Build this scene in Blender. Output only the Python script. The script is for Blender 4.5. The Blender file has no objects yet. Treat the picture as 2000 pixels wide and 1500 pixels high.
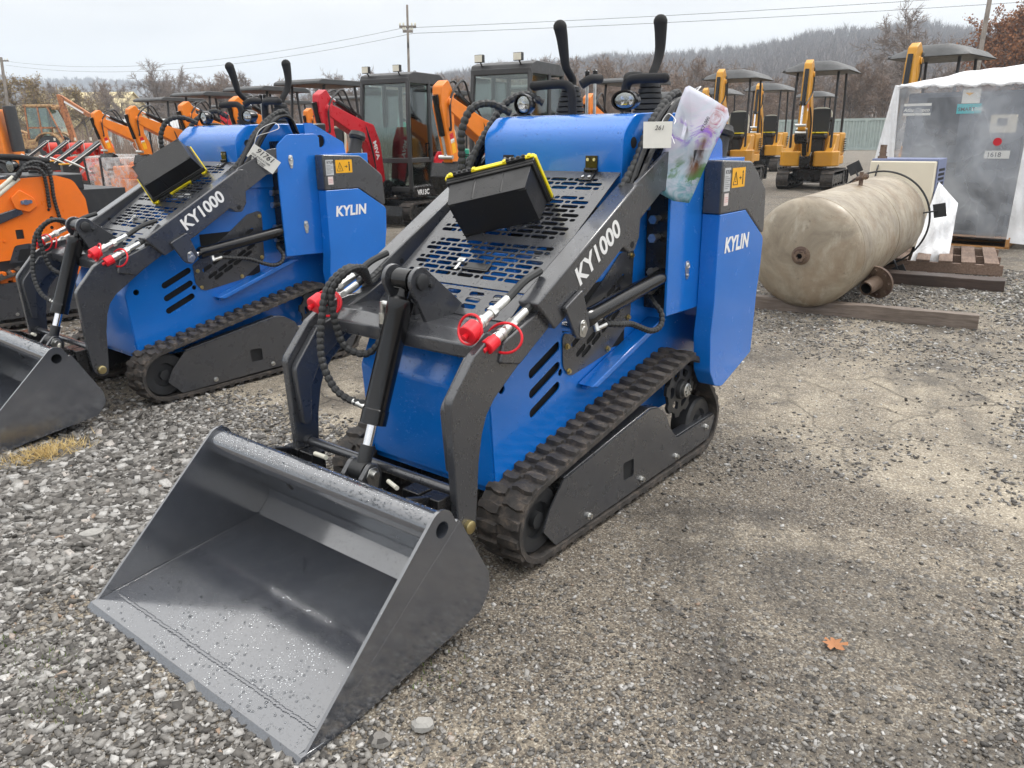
import bpy, bmesh, math, random
import numpy as np
from mathutils import Vector, Matrix, Quaternion
random.seed(7); RNG = np.random.default_rng(11)
R = math.radians
sc = bpy.context.scene
COL = sc.collection

# ------------------------------------------------------------------ helpers
def link(o, parent=None):
    COL.objects.link(o)
    if parent is not None:
        o.parent = parent
    return o

def tag(o, label=None, cat=None, group=None, kind=None):
    if label: o['label'] = label
    if cat: o['category'] = cat
    if group: o['group'] = group
    if kind: o['kind'] = kind
    return o

def thing(name, label, cat, loc=(0, 0, 0), rz=0.0, group=None):
    o = bpy.data.objects.new(name, None)
    o.empty_display_size = .2
    link(o); o.location = loc; o.rotation_euler = (0, 0, rz)
    return tag(o, label, cat, group)

def kids(o):
    return [c for c in bpy.data.objects if c.parent == o]

def copy_tree(o, parent=None):
    c = o.copy(); link(c)
    c.parent = parent
    for ch in kids(o):
        copy_tree(ch, c)
    return c

def finish(me, angle=35):
    me.polygons.foreach_set('use_smooth', [True] * len(me.polygons))
    me.set_sharp_from_angle(angle=R(angle))
    me.update()

def obj(name, me, mats=None, parent=None, bevel=0.0, seg=2):
    o = bpy.data.objects.new(name, me)
    link(o, parent)
    if mats is not None:
        for m in (mats if isinstance(mats, (list, tuple)) else [mats]):
            me.materials.append(m)
    if bevel:
        b = o.modifiers.new('bevel', 'BEVEL'); b.width = bevel; b.segments = seg
        b.limit_method = 'ANGLE'; b.angle_limit = R(40); b.harden_normals = False
    return o

def frame_of(d):
    d = Vector(d).normalized()
    a = Vector((0, 0, 1)) if abs(d.z) < .9 else Vector((1, 0, 0))
    u = d.cross(a).normalized(); v = d.cross(u).normalized()
    return d, u, v

class MB:
    def __init__(self, M=None):
        self.v = []; self.f = []; self.mi = []; self.M = M; self.cuts = []
    def nx(self):
        """what follows is a separate piece: build() makes it an object of its own"""
        if self.f and (not self.cuts or self.cuts[-1] != (len(self.v), len(self.f))): self.cuts.append((len(self.v), len(self.f)))
        return self
    def add(self, vs, fs, m=0):
        b = len(self.v)
        if self.M is not None:
            vs = [self.M @ Vector(p) for p in vs]
        self.v.extend([tuple(p) for p in vs])
        for f in fs:
            self.f.append(tuple(b + i for i in f)); self.mi.append(m)
        return self
    def box(self, c, s, m=0, rot=None, taper=1.0):
        x, y, z = s[0] / 2, s[1] / 2, s[2] / 2
        vs = [(-x, -y, -z), (x, -y, -z), (x, y, -z), (-x, y, -z)]
        t = taper
        vs += [(-x * t, -y * t, z), (x * t, -y * t, z), (x * t, y * t, z), (-x * t, y * t, z)]
        if rot is not None: vs = [rot @ Vector(p) for p in vs]
        vs = [(p[0] + c[0], p[1] + c[1], p[2] + c[2]) for p in vs]
        return self.add(vs, [(3, 2, 1, 0), (4, 5, 6, 7), (0, 1, 5, 4), (1, 2, 6, 5), (2, 3, 7, 6), (3, 0, 4, 7)], m)
    def b2(self, a, b, m=0):
        return self.box([(a[i] + b[i]) / 2 for i in range(3)], [abs(b[i] - a[i]) for i in range(3)], m)
    def prism(self, poly, a0, a1, ax='x', m=0):
        # poly in the two other axes: x:(y,z) y:(x,z) z:(x,y)
        def pt(p, a):
            return (a, p[0], p[1]) if ax == 'x' else ((p[0], a, p[1]) if ax == 'y' else (p[0], p[1], a))
        n = len(poly)
        ar = sum(poly[i][0] * poly[(i + 1) % n][1] - poly[(i + 1) % n][0] * poly[i][1] for i in range(n))
        if ar < 0: poly = poly[::-1]
        if a0 > a1: a0, a1 = a1, a0
        vs = [pt(p, a0) for p in poly] + [pt(p, a1) for p in poly]
        fs = [tuple(range(n))[::-1], tuple(range(n, 2 * n))]
        for i in range(n):
            j = (i + 1) % n; fs.append((i, j, n + j, n + i))
        if ax == 'y': fs = [f[::-1] for f in fs]
        return self.add(vs, fs, m)
    def tube(self, path, r, n=8, m=0, caps=True):
        P = [Vector(p) for p in path]; k = len(P)
        rs = r if isinstance(r, (list, tuple)) else [r] * k
        T = []
        for i in range(k):
            a = P[max(0, i - 1)]; b = P[min(k - 1, i + 1)]
            d = b - a
            T.append(d.normalized() if d.length > 1e-9 else (T[-1] if T else Vector((0, 0, 1))))
        d, u, w = frame_of(T[0]); vs = []
        for i in range(k):
            u = (u - T[i] * u.dot(T[i]))
            u = u.normalized() if u.length > 1e-6 else frame_of(T[i])[1]
            w = T[i].cross(u)
            for j in range(n):
                a = 2 * math.pi * j / n
                vs.append(P[i] + (u * math.cos(a) + w * math.sin(a)) * rs[i])
        fs = []
        for i in range(k - 1):
            for j in range(n):
                q = (j + 1) % n
                fs.append((i * n + j, i * n + q, (i + 1) * n + q, (i + 1) * n + j))
        if caps:
            fs.append(tuple(range(n))[::-1]); fs.append(tuple(range((k - 1) * n, k * n)))
        return self.add(vs, fs, m)
    def cyl(self, p0, p1, r0, r1=None, n=20, m=0):
        return self.tube([p0, p1], [r0, r0 if r1 is None else r1], n, m)
    def lathe(self, prof, p0, d, n=24, m=0):
        # prof: list of (t, r) along d from p0; radius 0 ends closed
        d, u, w = frame_of(d); p0 = Vector(p0)
        vs = []; fs = []; rings = []
        for t, r in prof:
            if r < 1e-6:
                rings.append([len(vs)]); vs.append(p0 + d * t)
            else:
                rings.append(list(range(len(vs), len(vs) + n)))
                for j in range(n):
                    a = 2 * math.pi * j / n
                    vs.append(p0 + d * t + (u * math.cos(a) + w * math.sin(a)) * r)
        for A, B in zip(rings, rings[1:]):
            for j in range(n):
                q = (j + 1) % n
                if len(A) == 1 and len(B) == 1: continue
                if len(A) == 1: fs.append((A[0], B[q], B[j]))
                elif len(B) == 1: fs.append((A[j], A[q], B[0]))
                else: fs.append((A[j], A[q], B[q], B[j]))
        return self.add(vs, fs, m)
    def sphere(self, c, r, m=0, sx=1, sy=1, sz=1, n=12):
        prof = [(-math.cos(math.pi * i / (n // 2)), math.sin(math.pi * i / (n // 2))) for i in range(n // 2 + 1)]
        k = MB(); k.lathe([(t * r, q * r) for t, q in prof], (0, 0, 0), (0, 0, 1), n)
        return self.add([(c[0] + p[0] * sx, c[1] + p[1] * sy, c[2] + p[2] * sz) for p in k.v], k.f, m)
    def merge(self, o, M=None, m=None):
        b = len(self.v)
        vs = [Vector(p) for p in o.v]
        if M is not None: vs = [M @ p for p in vs]
        if self.M is not None: vs = [self.M @ p for p in vs]
        self.v.extend([tuple(p) for p in vs])
        for f, i in zip(o.f, o.mi):
            self.f.append(tuple(b + k for k in f)); self.mi.append(i if m is None else m)
        return self
    def mirror(self, o):
        b = len(self.v)
        self.v.extend([(-p[0], p[1], p[2]) for p in o.v])
        for f, i in zip(o.f, o.mi):
            self.f.append(tuple(b + k for k in f)[::-1]); self.mi.append(i)
        return self
    def mesh(self, name, angle=35):
        me = bpy.data.meshes.new(name)
        me.from_pydata(self.v, [], self.f)
        me.polygons.foreach_set('material_index', self.mi)
        finish(me, angle)
        return me
    def build(self, name, mats, parent=None, bevel=0.0, angle=35, seg=2):
        if self.cuts:
            out = None; C = [(0, 0)] + self.cuts + [(len(self.v), len(self.f))]
            for (a, b), (c, d) in zip(C, C[1:]):
                if d == b: continue
                q = MB(); q.v = self.v[a:c]; q.f = [tuple(i - a for i in f) for f in self.f[b:d]]; q.mi = self.mi[b:d]
                out = obj(name, q.mesh(name, angle), mats, parent, bevel, seg)
            return out
        return obj(name, self.mesh(name, angle), mats, parent, bevel, seg)

def flip(o):
    k = MB(); k.mirror(o); return k

def rp(poly, r, n=5):
    """round the corners of a polygon; r is a number or a list"""
    out = []; k = len(poly)
    for i in range(k):
        p = Vector((*poly[i], 0)); a = Vector((*poly[i - 1], 0)); b = Vector((*poly[(i + 1) % k], 0))
        q = r[i] if isinstance(r, (list, tuple)) else r
        da, db = a - p, b - p
        if q <= 0 or da.length < 1e-6 or db.length < 1e-6: out.append((p.x, p.y)); continue
        ang = da.angle(db)
        if ang > math.pi - .05: out.append((p.x, p.y)); continue
        t = min(q / math.tan(ang / 2), da.length * .48, db.length * .48)
        p0 = p + da.normalized() * t; p1 = p + db.normalized() * t
        for j in range(n + 1):
            s = j / n
            v = p0 * (1 - s) ** 2 + p * 2 * s * (1 - s) + p1 * s ** 2
            out.append((v.x, v.y))
    return out

def circ(c, r, n=20):
    return [(c[0] + r * math.cos(2 * math.pi * i / n), c[1] + r * math.sin(2 * math.pi * i / n)) for i in range(n)]

def slot(a, b, r, n=6):
    a = Vector((*a, 0)); b = Vector((*b, 0)); d = (b - a)
    t = math.atan2(d.y, d.x); out = []
    for c, s in ((b, -math.pi / 2), (a, math.pi / 2)):
        for i in range(n + 1):
            q = t + s + math.pi * i / n
            out.append((c.x + r * math.cos(q), c.y + r * math.sin(q)))
    return out

def holed(name, outer, holes, t, M):
    """flat plate with holes: 2D filled curve extruded by t, mapped by matrix M (local xy plane)"""
    cu = bpy.data.curves.new(name, 'CURVE'); cu.dimensions = '2D'; cu.fill_mode = 'BOTH'; cu.extrude = t / 2
    for pl in [outer] + list(holes):
        s = cu.splines.new('POLY'); s.points.add(len(pl) - 1); s.use_cyclic_u = True
        for p, q in zip(s.points, pl): p.co = (q[0], q[1], 0, 1)
    o = bpy.data.objects.new(name, cu)
    me = bpy.data.meshes.new_from_object(o)
    bpy.data.objects.remove(o); bpy.data.curves.remove(cu)
    me.name = name
    me.transform(M)
    if M.determinant() < 0: me.flip_normals()
    bm = bmesh.new(); bm.from_mesh(me)
    bmesh.ops.remove_doubles(bm, verts=bm.verts, dist=1e-5)
    bmesh.ops.recalc_face_normals(bm, faces=bm.faces)
    bm.to_mesh(me); bm.free()
    me.materials.clear()
    finish(me)
    return me

def text_mesh(body, size, M, bold=0.0, shear=0.0, depth=.0006, align='LEFT', space=1.0):
    cu = bpy.data.curves.new('lettering', 'FONT'); cu.body = body; cu.size = size
    cu.extrude = depth / 2; cu.offset = bold; cu.shear = shear; cu.align_x = align; cu.space_character = space
    cu.resolution_u = 4
    o = bpy.data.objects.new('lettering', cu)
    me = bpy.data.meshes.new_from_object(o)
    bpy.data.objects.remove(o); bpy.data.curves.remove(cu)
    me.transform(M); me.materials.clear()
    return me

def sideM(x, s=-1):
    """matrix: local (X,Y) -> world (y,z) on plane x"""
    return Matrix(((0, 0, 1, x), (1, 0, 0, 0), (0, 1, 0, 0), (0, 0, 0, 1)))

def basis(o, X, Y):
    X = Vector(X).normalized(); Y = Vector(Y); Y = (Y - X * Y.dot(X)).normalized(); Z = X.cross(Y)
    M = Matrix.Identity(4)
    for i in range(3):
        M[i][0] = X[i]; M[i][1] = Y[i]; M[i][2] = Z[i]; M[i][3] = o[i]
    return M

def smooth_path(pts, n=8):
    P = [Vector(p) for p in pts]; P = [P[0] * 2 - P[1]] + P + [P[-1] * 2 - P[-2]]
    out = []
    for i in range(1, len(P) - 2):
        for j in range(n):
            t = j / n; a, b, c, d = P[i - 1], P[i], P[i + 1], P[i + 2]
            out.append(.5 * ((2 * b) + (c - a) * t + (2 * a - 5 * b + 4 * c - d) * t * t + (3 * b - a - 3 * c + d) * t ** 3))
    out.append(P[-2]); return out

def hose(mb, pts, r, n=8, seg=14, m=0, rib=False):
    path = smooth_path(pts, seg)
    if not rib:
        return mb.tube(path, r, n, m)
    # spiral guard: resample evenly and pulse the radius
    L = [0]
    for a, b in zip(path, path[1:]): L.append(L[-1] + (b - a).length)
    step = r * .42; k = max(6, int(L[-1] / step)); out = []; j = 0
    for i in range(k + 1):
        d = L[-1] * i / k
        while j < len(L) - 2 and L[j + 1] < d: j += 1
        t = (d - L[j]) / max(1e-9, L[j + 1] - L[j]); out.append(path[j].lerp(path[j + 1], t))
    rs = [r * (1.0, 1.06, 1.0, .80)[i % 4] for i in range(k + 1)]
    return mb.tube(out, rs, n, m)

# ------------------------------------------------------------------ materials
MATS = {}
class NT:
    def __init__(self, name):
        self.m = bpy.data.materials.new(name); self.m.use_nodes = True
        self.t = self.m.node_tree; self.t.nodes.clear()
        self.out = self.n('ShaderNodeOutputMaterial')
        self.b = self.n('ShaderNodeBsdfPrincipled')
        self.l(self.b.outputs[0], self.out.inputs[0])
    def n(self, t, **k):
        o = self.t.nodes.new(t)
        for a, b in k.items(): setattr(o, a, b)
        return o
    def l(self, a, b): self.t.links.new(a, b)
    def co(self, scale=None):
        c = self.n('ShaderNodeTexCoord'); return c.outputs['Object']
    def noise(self, s, d=4, rough=.55, v=None, dist=0):
        o = self.n('ShaderNodeTexNoise'); o.inputs['Scale'].default_value = s; o.inputs['Detail'].default_value = d
        o.inputs['Roughness'].default_value = rough; o.inputs['Distortion'].default_value = dist
        if v is not None: self.l(v, o.inputs['Vector'])
        return o.outputs['Fac']
    def vor(self, s, v=None, feat='F1', rnd=1.0):
        o = self.n('ShaderNodeTexVoronoi'); o.inputs['Scale'].default_value = s; o.feature = feat
        if 'Randomness' in o.inputs: o.inputs['Randomness'].default_value = rnd
        if v is not None: self.l(v, o.inputs['Vector'])
        return o
    def ramp(self, fac, stops, interp='LINEAR'):
        o = self.n('ShaderNodeValToRGB'); e = o.color_ramp.elements; o.color_ramp.interpolation = interp
        while len(e) > 1: e.remove(e[-1])
        for i, (p, c) in enumerate(stops):
            x = e[0] if i == 0 else e.new(p)
            x.position = p
            if not isinstance(c, (list, tuple)): c = (c, c, c)
            x.color = (*c[:3], 1)
        self.l(fac, o.inputs[0]); return o.outputs[0]
    def math(self, op, a, b=None, c=None, clamp=False):
        o = self.n('ShaderNodeMath', operation=op); o.use_clamp = clamp
        for i, x in enumerate((a, b, c)):
            if x is None: continue
            if isinstance(x, (int, float)): o.inputs[i].default_value = x
            else: self.l(x, o.inputs[i])
        return o.outputs[0]
    def mix(self, fac, a, b, bt='MIX'):
        o = self.n('ShaderNodeMix', data_type='RGBA', blend_type=bt)
        for i, x in ((0, fac), (6, a), (7, b)):
            if isinstance(x, (int, float)): o.inputs[i].default_value = x if i == 0 else (x, x, x, 1)
            elif isinstance(x, (list, tuple)): o.inputs[i].default_value = (*x[:3], 1)
            else: self.l(x, o.inputs[i])
        return o.outputs[2]
    def bump(self, h, strength=.3, dist=.01, prev=None):
        o = self.n('ShaderNodeBump'); o.inputs['Strength'].default_value = strength; o.inputs['Distance'].default_value = dist
        self.l(h, o.inputs['Height'])
        if prev is not None: self.l(prev, o.inputs['Normal'])
        return o.outputs[0]
    def set(self, **k):
        for a, b in k.items():
            i = self.b.inputs[a.replace('_', ' ')]
            if isinstance(b, (int, float)): i.default_value = b
            elif isinstance(b, (list, tuple)): i.default_value = (*b[:3], 1) if len(i.default_value) == 4 else b
            else: self.l(b, i)
        return self

def paint(name, col, rough=.35, drops=0.0, metal=0.0, dirt=.12, var=.10, spec=.5, coat=0.0, dscale=95, wear=None):
    k = NT(name); v = k.co()
    big = k.noise(3.0, 5, .6, v); fine = k.noise(90, 3, .6, v)
    c0 = tuple(x * (1 - var) for x in col); c1 = tuple(min(1, x * (1 + var)) for x in col)
    c = k.ramp(big, [(.3, c0), (.7, c1)])
    if dirt:
        dm = k.ramp(k.noise(9, 6, .7, v), [(.52, 0), (.78, 1)])
        c = k.mix(k.math('MULTIPLY', dm, dirt), c, (.20, .17, .14))
    if wear:
        wm = k.ramp(k.noise(7, 8, .75, v), [(.50, 0), (.56, 1)])
        c = k.mix(wm, c, wear)
    ro = k.ramp(k.noise(14, 5, .6, v), [(.3, max(.03, rough - .09)), (.75, min(1, rough + .12))])
    nb = k.bump(fine, .035, .004)
    if drops:
        geo = k.n('ShaderNodeNewGeometry'); sep = k.n('ShaderNodeSeparateXYZ'); k.l(geo.outputs['True Normal'], sep.inputs[0])
        upm = k.ramp(sep.outputs['Z'], [(.0, .22), (.35, 1)])
        tot = None
        for s, thr, h in ((dscale, .34, .0040), (dscale * 2.3, .36, .0018)):
            vo = k.vor(s, v)
            sc_ = k.n('ShaderNodeSeparateColor'); k.l(vo.outputs['Color'], sc_.inputs[0])
            rad = k.math('MULTIPLY', k.math('POWER', sc_.outputs[0], 2.2), thr)
            q = k.math('SUBTRACT', 1.0, k.math('POWER', k.math('DIVIDE', vo.outputs['Distance'], k.math('ADD', rad, .02)), 2.0), clamp=True)
            dome = k.math('MULTIPLY', k.math('SQRT', q), k.math('MULTIPLY', rad, h * 6))
            tot = dome if tot is None else k.math('ADD', tot, dome)
        pm = k.ramp(k.noise(6, 4, .6, v), [(.36, 0), (.5, 1)])
        tot = k.math('MULTIPLY', k.math('MULTIPLY', tot, upm), pm)
        nb = k.bump(tot, drops, 1.0, nb)
    k.set(Base_Color=c, Roughness=ro, Metallic=metal, Normal=nb, Specular_IOR_Level=spec, Coat_Weight=coat, Coat_Roughness=.12)
    MATS[name] = k.m
    return k.m

def plain(name, col, rough=.5, metal=0.0, var=.08, scale=20, bump=.0, **kw):
    k = NT(name); v = k.co(); nz = k.noise(scale, 5, .6, v)
    c = k.ramp(nz, [(.3, tuple(x * (1 - var) for x in col)), (.7, tuple(min(1, x * (1 + var)) for x in col))])
    k.set(Base_Color=c, Roughness=rough, Metallic=metal, **kw)
    if bump: k.set(Normal=k.bump(nz, bump, .01))
    MATS[name] = k.m; return k.m

blue = paint('blue_paint', (.002, .152, .58), .20, drops=.8, dirt=.03, var=.06, coat=.7)
grey = paint('charcoal_paint', (.037, .039, .045), .30, drops=.9, dirt=.03, var=.05, coat=.7, spec=.7)
bucketm = paint('bucket_paint', (.050, .055, .067), .17, drops=.6, dirt=.03, var=.06, dscale=85, coat=1.0, spec=1.0)
next(n for n in bucketm.node_tree.nodes if n.type == 'BSDF_PRINCIPLED').inputs['Coat IOR'].default_value = 1.95
blackm = paint('black_paint', (.010, .010, .011), .28, drops=.5, dirt=.06)
orange = paint('orange_paint', (.85, .18, .012), .35, dirt=.10)
dorange = paint('deep_orange_paint', (.75, .20, .010), .38, dirt=.10)
redp = paint('red_paint', (.52, .010, .022), .32, dirt=.06)
yellowp = paint('yellow_paint', (.62, .29, .018), .40, dirt=.15)
greenp = paint('teal_paint', (.006, .26, .17), .4, dirt=.08)
tanp = paint('faded_tan_paint', (.48, .30, .13), .6, dirt=.4, wear=(.22, .10, .05))
rustp = paint('rusty_orange_paint', (.45, .17, .06), .65, dirt=.3, wear=(.20, .07, .03))
darkg = paint('dark_grey_metal', (.022, .023, .025), .45, dirt=.12)
cabm = paint('cab_dark_paint', (.040, .041, .043), .45, dirt=.06)
canopym = paint('canopy_grey', (.048, .050, .052), .5, drops=.3, dirt=.05)
blackpl = paint('black_plastic', (.014, .014, .015), .42, drops=.6, dirt=.03, dscale=80)
yelpl = plain('yellow_plastic', (.82, .66, .01), .4)
redpl = plain('red_plastic', (.72, .012, .025), .35)
foam = plain('black_foam', (.013, .013, .014), .85, bump=.2, scale=300)
rubber = plain('hose_rubber', (.020, .021, .022), .55)
gloss = plain('gloss_black', (.006, .006, .007), .18)
chrome = plain('chrome', (.80, .80, .82), .12, 1.0)
zinc = plain('zinc_steel', (.62, .62, .60), .30, 1.0, var=.2, scale=60)
brass = plain('brass_zinc', (.55, .45, .22), .35, 1.0)
white = plain('white_decal', (.80, .80, .80), .5, var=.02)
offw = plain('off_white', (.68, .66, .56), .5, var=.04)
silver = plain('silver_label', (.50, .51, .52), .4)
pinkl = plain('pale_pink_label', (.72, .62, .60), .5)
amber = plain('amber_label', (.85, .42, .01), .45)
ink = plain('ink', (.015, .015, .02), .6)
paper = plain('paper', (.78, .77, .72), .8, var=.03)
greendoc = plain('teal_label', (.03, .45, .50), .4)
cream = plain('cream_enamel', (.72, .66, .53), .45, var=.04, scale=4)
louvrem = plain('blue_grey_plastic', (.17, .20, .33), .5)
inner_shade = plain('dark_interior', (.006, .006, .007), .9)  # near-black colour standing in for the shade inside holes, slots and bays
seatm = plain('seat_vinyl', (.018, .018, .018), .6)

def glassy(name, tint=(.75, .85, .82), alpha=.35, rough=.05):
    k = NT(name); tr = k.n('ShaderNodeBsdfTransparent'); tr.inputs[0].default_value = (*tint, 1)
    gl = k.n('ShaderNodeBsdfGlossy'); gl.inputs['Roughness'].default_value = rough; gl.inputs['Color'].default_value = (.9, .95, .93, 1)
    fr = k.n('ShaderNodeFresnel'); fr.inputs[0].default_value = 1.5
    mx = k.n('ShaderNodeMixShader'); k.l(k.math('ADD', fr.outputs[0], alpha, clamp=True), mx.inputs[0]); k.l(tr.outputs[0], mx.inputs[1]); k.l(gl.outputs[0], mx.inputs[2])
    k.l(mx.outputs[0], k.out.inputs[0]); MATS[name] = k.m; return k.m
glass = glassy('window_glass', (.55, .68, .62), .10)
lens = glassy('lamp_lens', (.9, .9, .9), .25, .08)

def film(name, base, lo, hi, scale):
    """crinkled clear plastic film: part see-through, part milky"""
    k = NT(name); v = k.co(); n1 = k.noise(scale, 3, .5, v, .25); n2 = k.noise(scale * 5, 4, .6, v, .5)
    nn = k.n('ShaderNodeTexNoise'); nn.inputs['Scale'].default_value = scale * 1.5; nn.inputs['Detail'].default_value = 4; k.l(v, nn.inputs['Vector'])
    mp = k.n('ShaderNodeMapping'); mp.inputs['Rotation'].default_value = (0, .5, 0); mp.inputs['Scale'].default_value = (1.4, 1, .55); k.l(k.mix(.35, v, nn.outputs['Color'], 'ADD'), mp.inputs[0])
    cr = k.vor(scale * 1.7, mp.outputs[0], 'DISTANCE_TO_EDGE'); crease = k.ramp(cr.outputs['Distance'], [(0, 1), (.035, .25), (.09, 0)])
    h = k.math('ADD', k.math('ADD', n1, k.math('MULTIPLY', n2, .25)), k.math('MULTIPLY', crease, .18))
    k.set(Base_Color=base, Roughness=.22, Normal=k.bump(h, .30, .05), Specular_IOR_Level=.6)
    tr = k.n('ShaderNodeBsdfTransparent'); mx = k.n('ShaderNodeMixShader')
    k.l(k.math('ADD', k.ramp(n1, [(.36, lo), (.64, hi)]), k.math('MULTIPLY', crease, .05), clamp=True), mx.inputs[0]); k.l(tr.outputs[0], mx.inputs[1]); k.l(k.b.outputs[0], mx.inputs[2])
    k.l(mx.outputs[0], k.out.inputs[0]); MATS[name] = k.m; return k.m
filmm = film('clear_plastic_film', (.60, .63, .68), .13, .60, 1.7)
filmw = film('milky_plastic_film', (.85, .86, .88), .80, .97, 3)
films = film('pallet_film', (.78, .80, .82), .12, .50, 6)

def track_rubber():
    k = NT('track_rubber'); v = k.co(); n1 = k.noise(22, 7, .7, v); n2 = k.noise(5, 3, .5, v)
    c = k.ramp(n1, [(.35, (.022, .020, .019)), (.52, (.042, .037, .034)), (.70, (.15, .12, .097))])
    c = k.mix(k.ramp(n2, [(.38, 0), (.62, .7)]), c, k.mix(k.ramp(n1, [(.4, 0), (.6, 1)]), (.030, .027, .025), (.085, .071, .060)))
    k.set(Base_Color=c, Roughness=k.ramp(n1, [(.3, .5), (.7, .9)]), Normal=k.bump(k.noise(70, 5, .7, v), .4, .01))
    return k.m
trk = track_rubber()

def wood(name, a, b, rough=.8):
    k = NT(name); v = k.co(); mp = k.n('ShaderNodeMapping'); mp.inputs['Scale'].default_value = (1.2, 14, 14); k.l(v, mp.inputs[0])
    n1 = k.noise(4, 8, .7, mp.outputs[0], .4); n2 = k.noise(2.5, 4, .6, v)
    c = k.ramp(n1, [(.3, a), (.7, b)]); c = k.mix(k.ramp(n2, [(.45, 0), (.7, .5)]), c, tuple(x * .45 for x in a))
    k.set(Base_Color=c, Roughness=rough, Normal=k.bump(n1, .35, .01)); return k.m
oldwood = wood('weathered_timber', (.10, .075, .058), (.25, .20, .165), .6)
darkwood = wood('dark_wet_timber', (.035, .022, .017), (.085, .055, .042), .5)
palletw = wood('brown_pallet_wood', (.10, .06, .042), (.27, .19, .145))
newwood = wood('fresh_pine_wood', (.36, .16, .05), (.58, .32, .13))
# ------------------------------------------------------------------ the blue track loader
def water():
    k = NT('water_drop'); tr = k.n('ShaderNodeBsdfTransparent'); tr.inputs[0].default_value = (.86, .87, .88, 1); gl = k.n('ShaderNodeBsdfGlossy'); gl.inputs['Roughness'].default_value = .03
    fr = k.n('ShaderNodeFresnel'); fr.inputs[0].default_value = 1.30; mx = k.n('ShaderNodeMixShader'); k.l(fr.outputs[0], mx.inputs[0]); k.l(tr.outputs[0], mx.inputs[1]); k.l(gl.outputs[0], mx.inputs[2]); k.l(mx.outputs[0], k.out.inputs[0]); return k.m
waterm = water()
def drop_bucket(bk):
    """rain drops standing on the bucket floor and its top tube: domes in running streaks"""
    r = random.Random(21); V = []; F = []
    def dome(p, nrm, s):
        d, u, w = frame_of(nrm); b = len(V)
        for rr, hh in ((1.0, -.05), (.86, .34), (.45, .58)):
            for j in range(7):
                a = 2 * math.pi * j / 7; V.append(tuple(Vector(p) + (u * math.cos(a) + w * math.sin(a)) * s * rr + d * s * hh))
        V.append(tuple(Vector(p) + d * s * .64))
        for q in range(2):
            for j in range(7): F.append((b + q * 7 + j, b + q * 7 + (j + 1) % 7, b + q * 7 + 7 + (j + 1) % 7, b + q * 7 + 7 + j))
        for j in range(7): F.append((b + 14 + j, b + 14 + (j + 1) % 7, b + 21))
        F.append(tuple(b + j for j in range(7))[::-1])
    n = 0
    while n < 4200:
        x = r.uniform(-.50, .50); y = r.uniform(1.18, 1.77); t = (1.775 - y) / .605
        streak = .5 + .5 * math.sin(x * 34 + 5 * math.sin(x * 9) + y * 6 + 2.0 * math.sin(y * 7 + x * 4))
        if r.random() > .12 + .88 * streak ** 1.6: continue
        big = r.random() ** 3.5
        s = (.0009 + .0036 * big * (.35 + .65 * (1 - t))) ; z = .0202 + .060 * t
        dome((x, y, z), (0, .099, 1), s); n += 1
    for i in range(1100):
        x = r.uniform(-.50, .50); a = r.uniform(-.7, 1.15); nrm = (0, math.sin(a), math.cos(a)); dome((x, 1.279 + math.sin(a) * .043, .395 + math.cos(a) * .043), nrm, r.uniform(.0012, .0032))
    k = MB(); k.v = V; k.f = F; k.mi = [0] * len(F)
    o = k.build('water_drops', waterm, bk, angle=80); tag(o, kind='stuff')
# local frame: +y is the bucket end, -x the side that faces the camera
def belt_path(circles, step=.0155):
    """outer tangent loop round circles [(y,z,r)] given in order (rear-top, front, rear-bottom)"""
    segs = []; n = len(circles); tans = []
    for i in range(n):
        (y0, z0, r0), (y1, z1, r1) = circles[i], circles[(i + 1) % n]
        d = math.hypot(y1 - y0, z1 - z0); a = math.atan2(z1 - z0, y1 - y0); b = math.acos((r0 - r1) / d)
        t = a + b
        tans.append(((y0 + r0 * math.cos(t), z0 + r0 * math.sin(t), t), (y1 + r1 * math.cos(t), z1 + r1 * math.sin(t), t)))
    pts = []
    for i in range(n):
        a, b = tans[i]; c = circles[(i + 1) % n]
        L = math.hypot(b[0] - a[0], b[1] - a[1]); k = max(1, int(L / step))
        for j in range(k): pts.append((a[0] + (b[0] - a[0]) * j / k, a[1] + (b[1] - a[1]) * j / k))
        t0 = b[2]; t1 = tans[(i + 1) % n][0][2]
        while t1 > t0: t1 -= 2 * math.pi
        while t0 - t1 > 2 * math.pi: t1 += 2 * math.pi
        k = max(2, int(c[2] * (t0 - t1) / step))
        for j in range(k):
            t = t0 + (t1 - t0) * j / k; pts.append((c[0] + c[2] * math.cos(t), c[1] + c[2] * math.sin(t)))
    # resample
    L = [0]
    for i in range(len(pts)):
        a, b = pts[i], pts[(i + 1) % len(pts)]; L.append(L[-1] + math.hypot(b[0] - a[0], b[1] - a[1]))
    N = int(L[-1] / step); N -= N % 4; out = []; j = 0
    for i in range(N):
        d = L[-1] * i / N
        while L[j + 1] < d: j += 1
        t = (d - L[j]) / (L[j + 1] - L[j]); a, b = pts[j], pts[(j + 1) % len(pts)]
        out.append((a[0] + (b[0] - a[0]) * t, a[1] + (b[1] - a[1]) * t))
    return out

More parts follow.
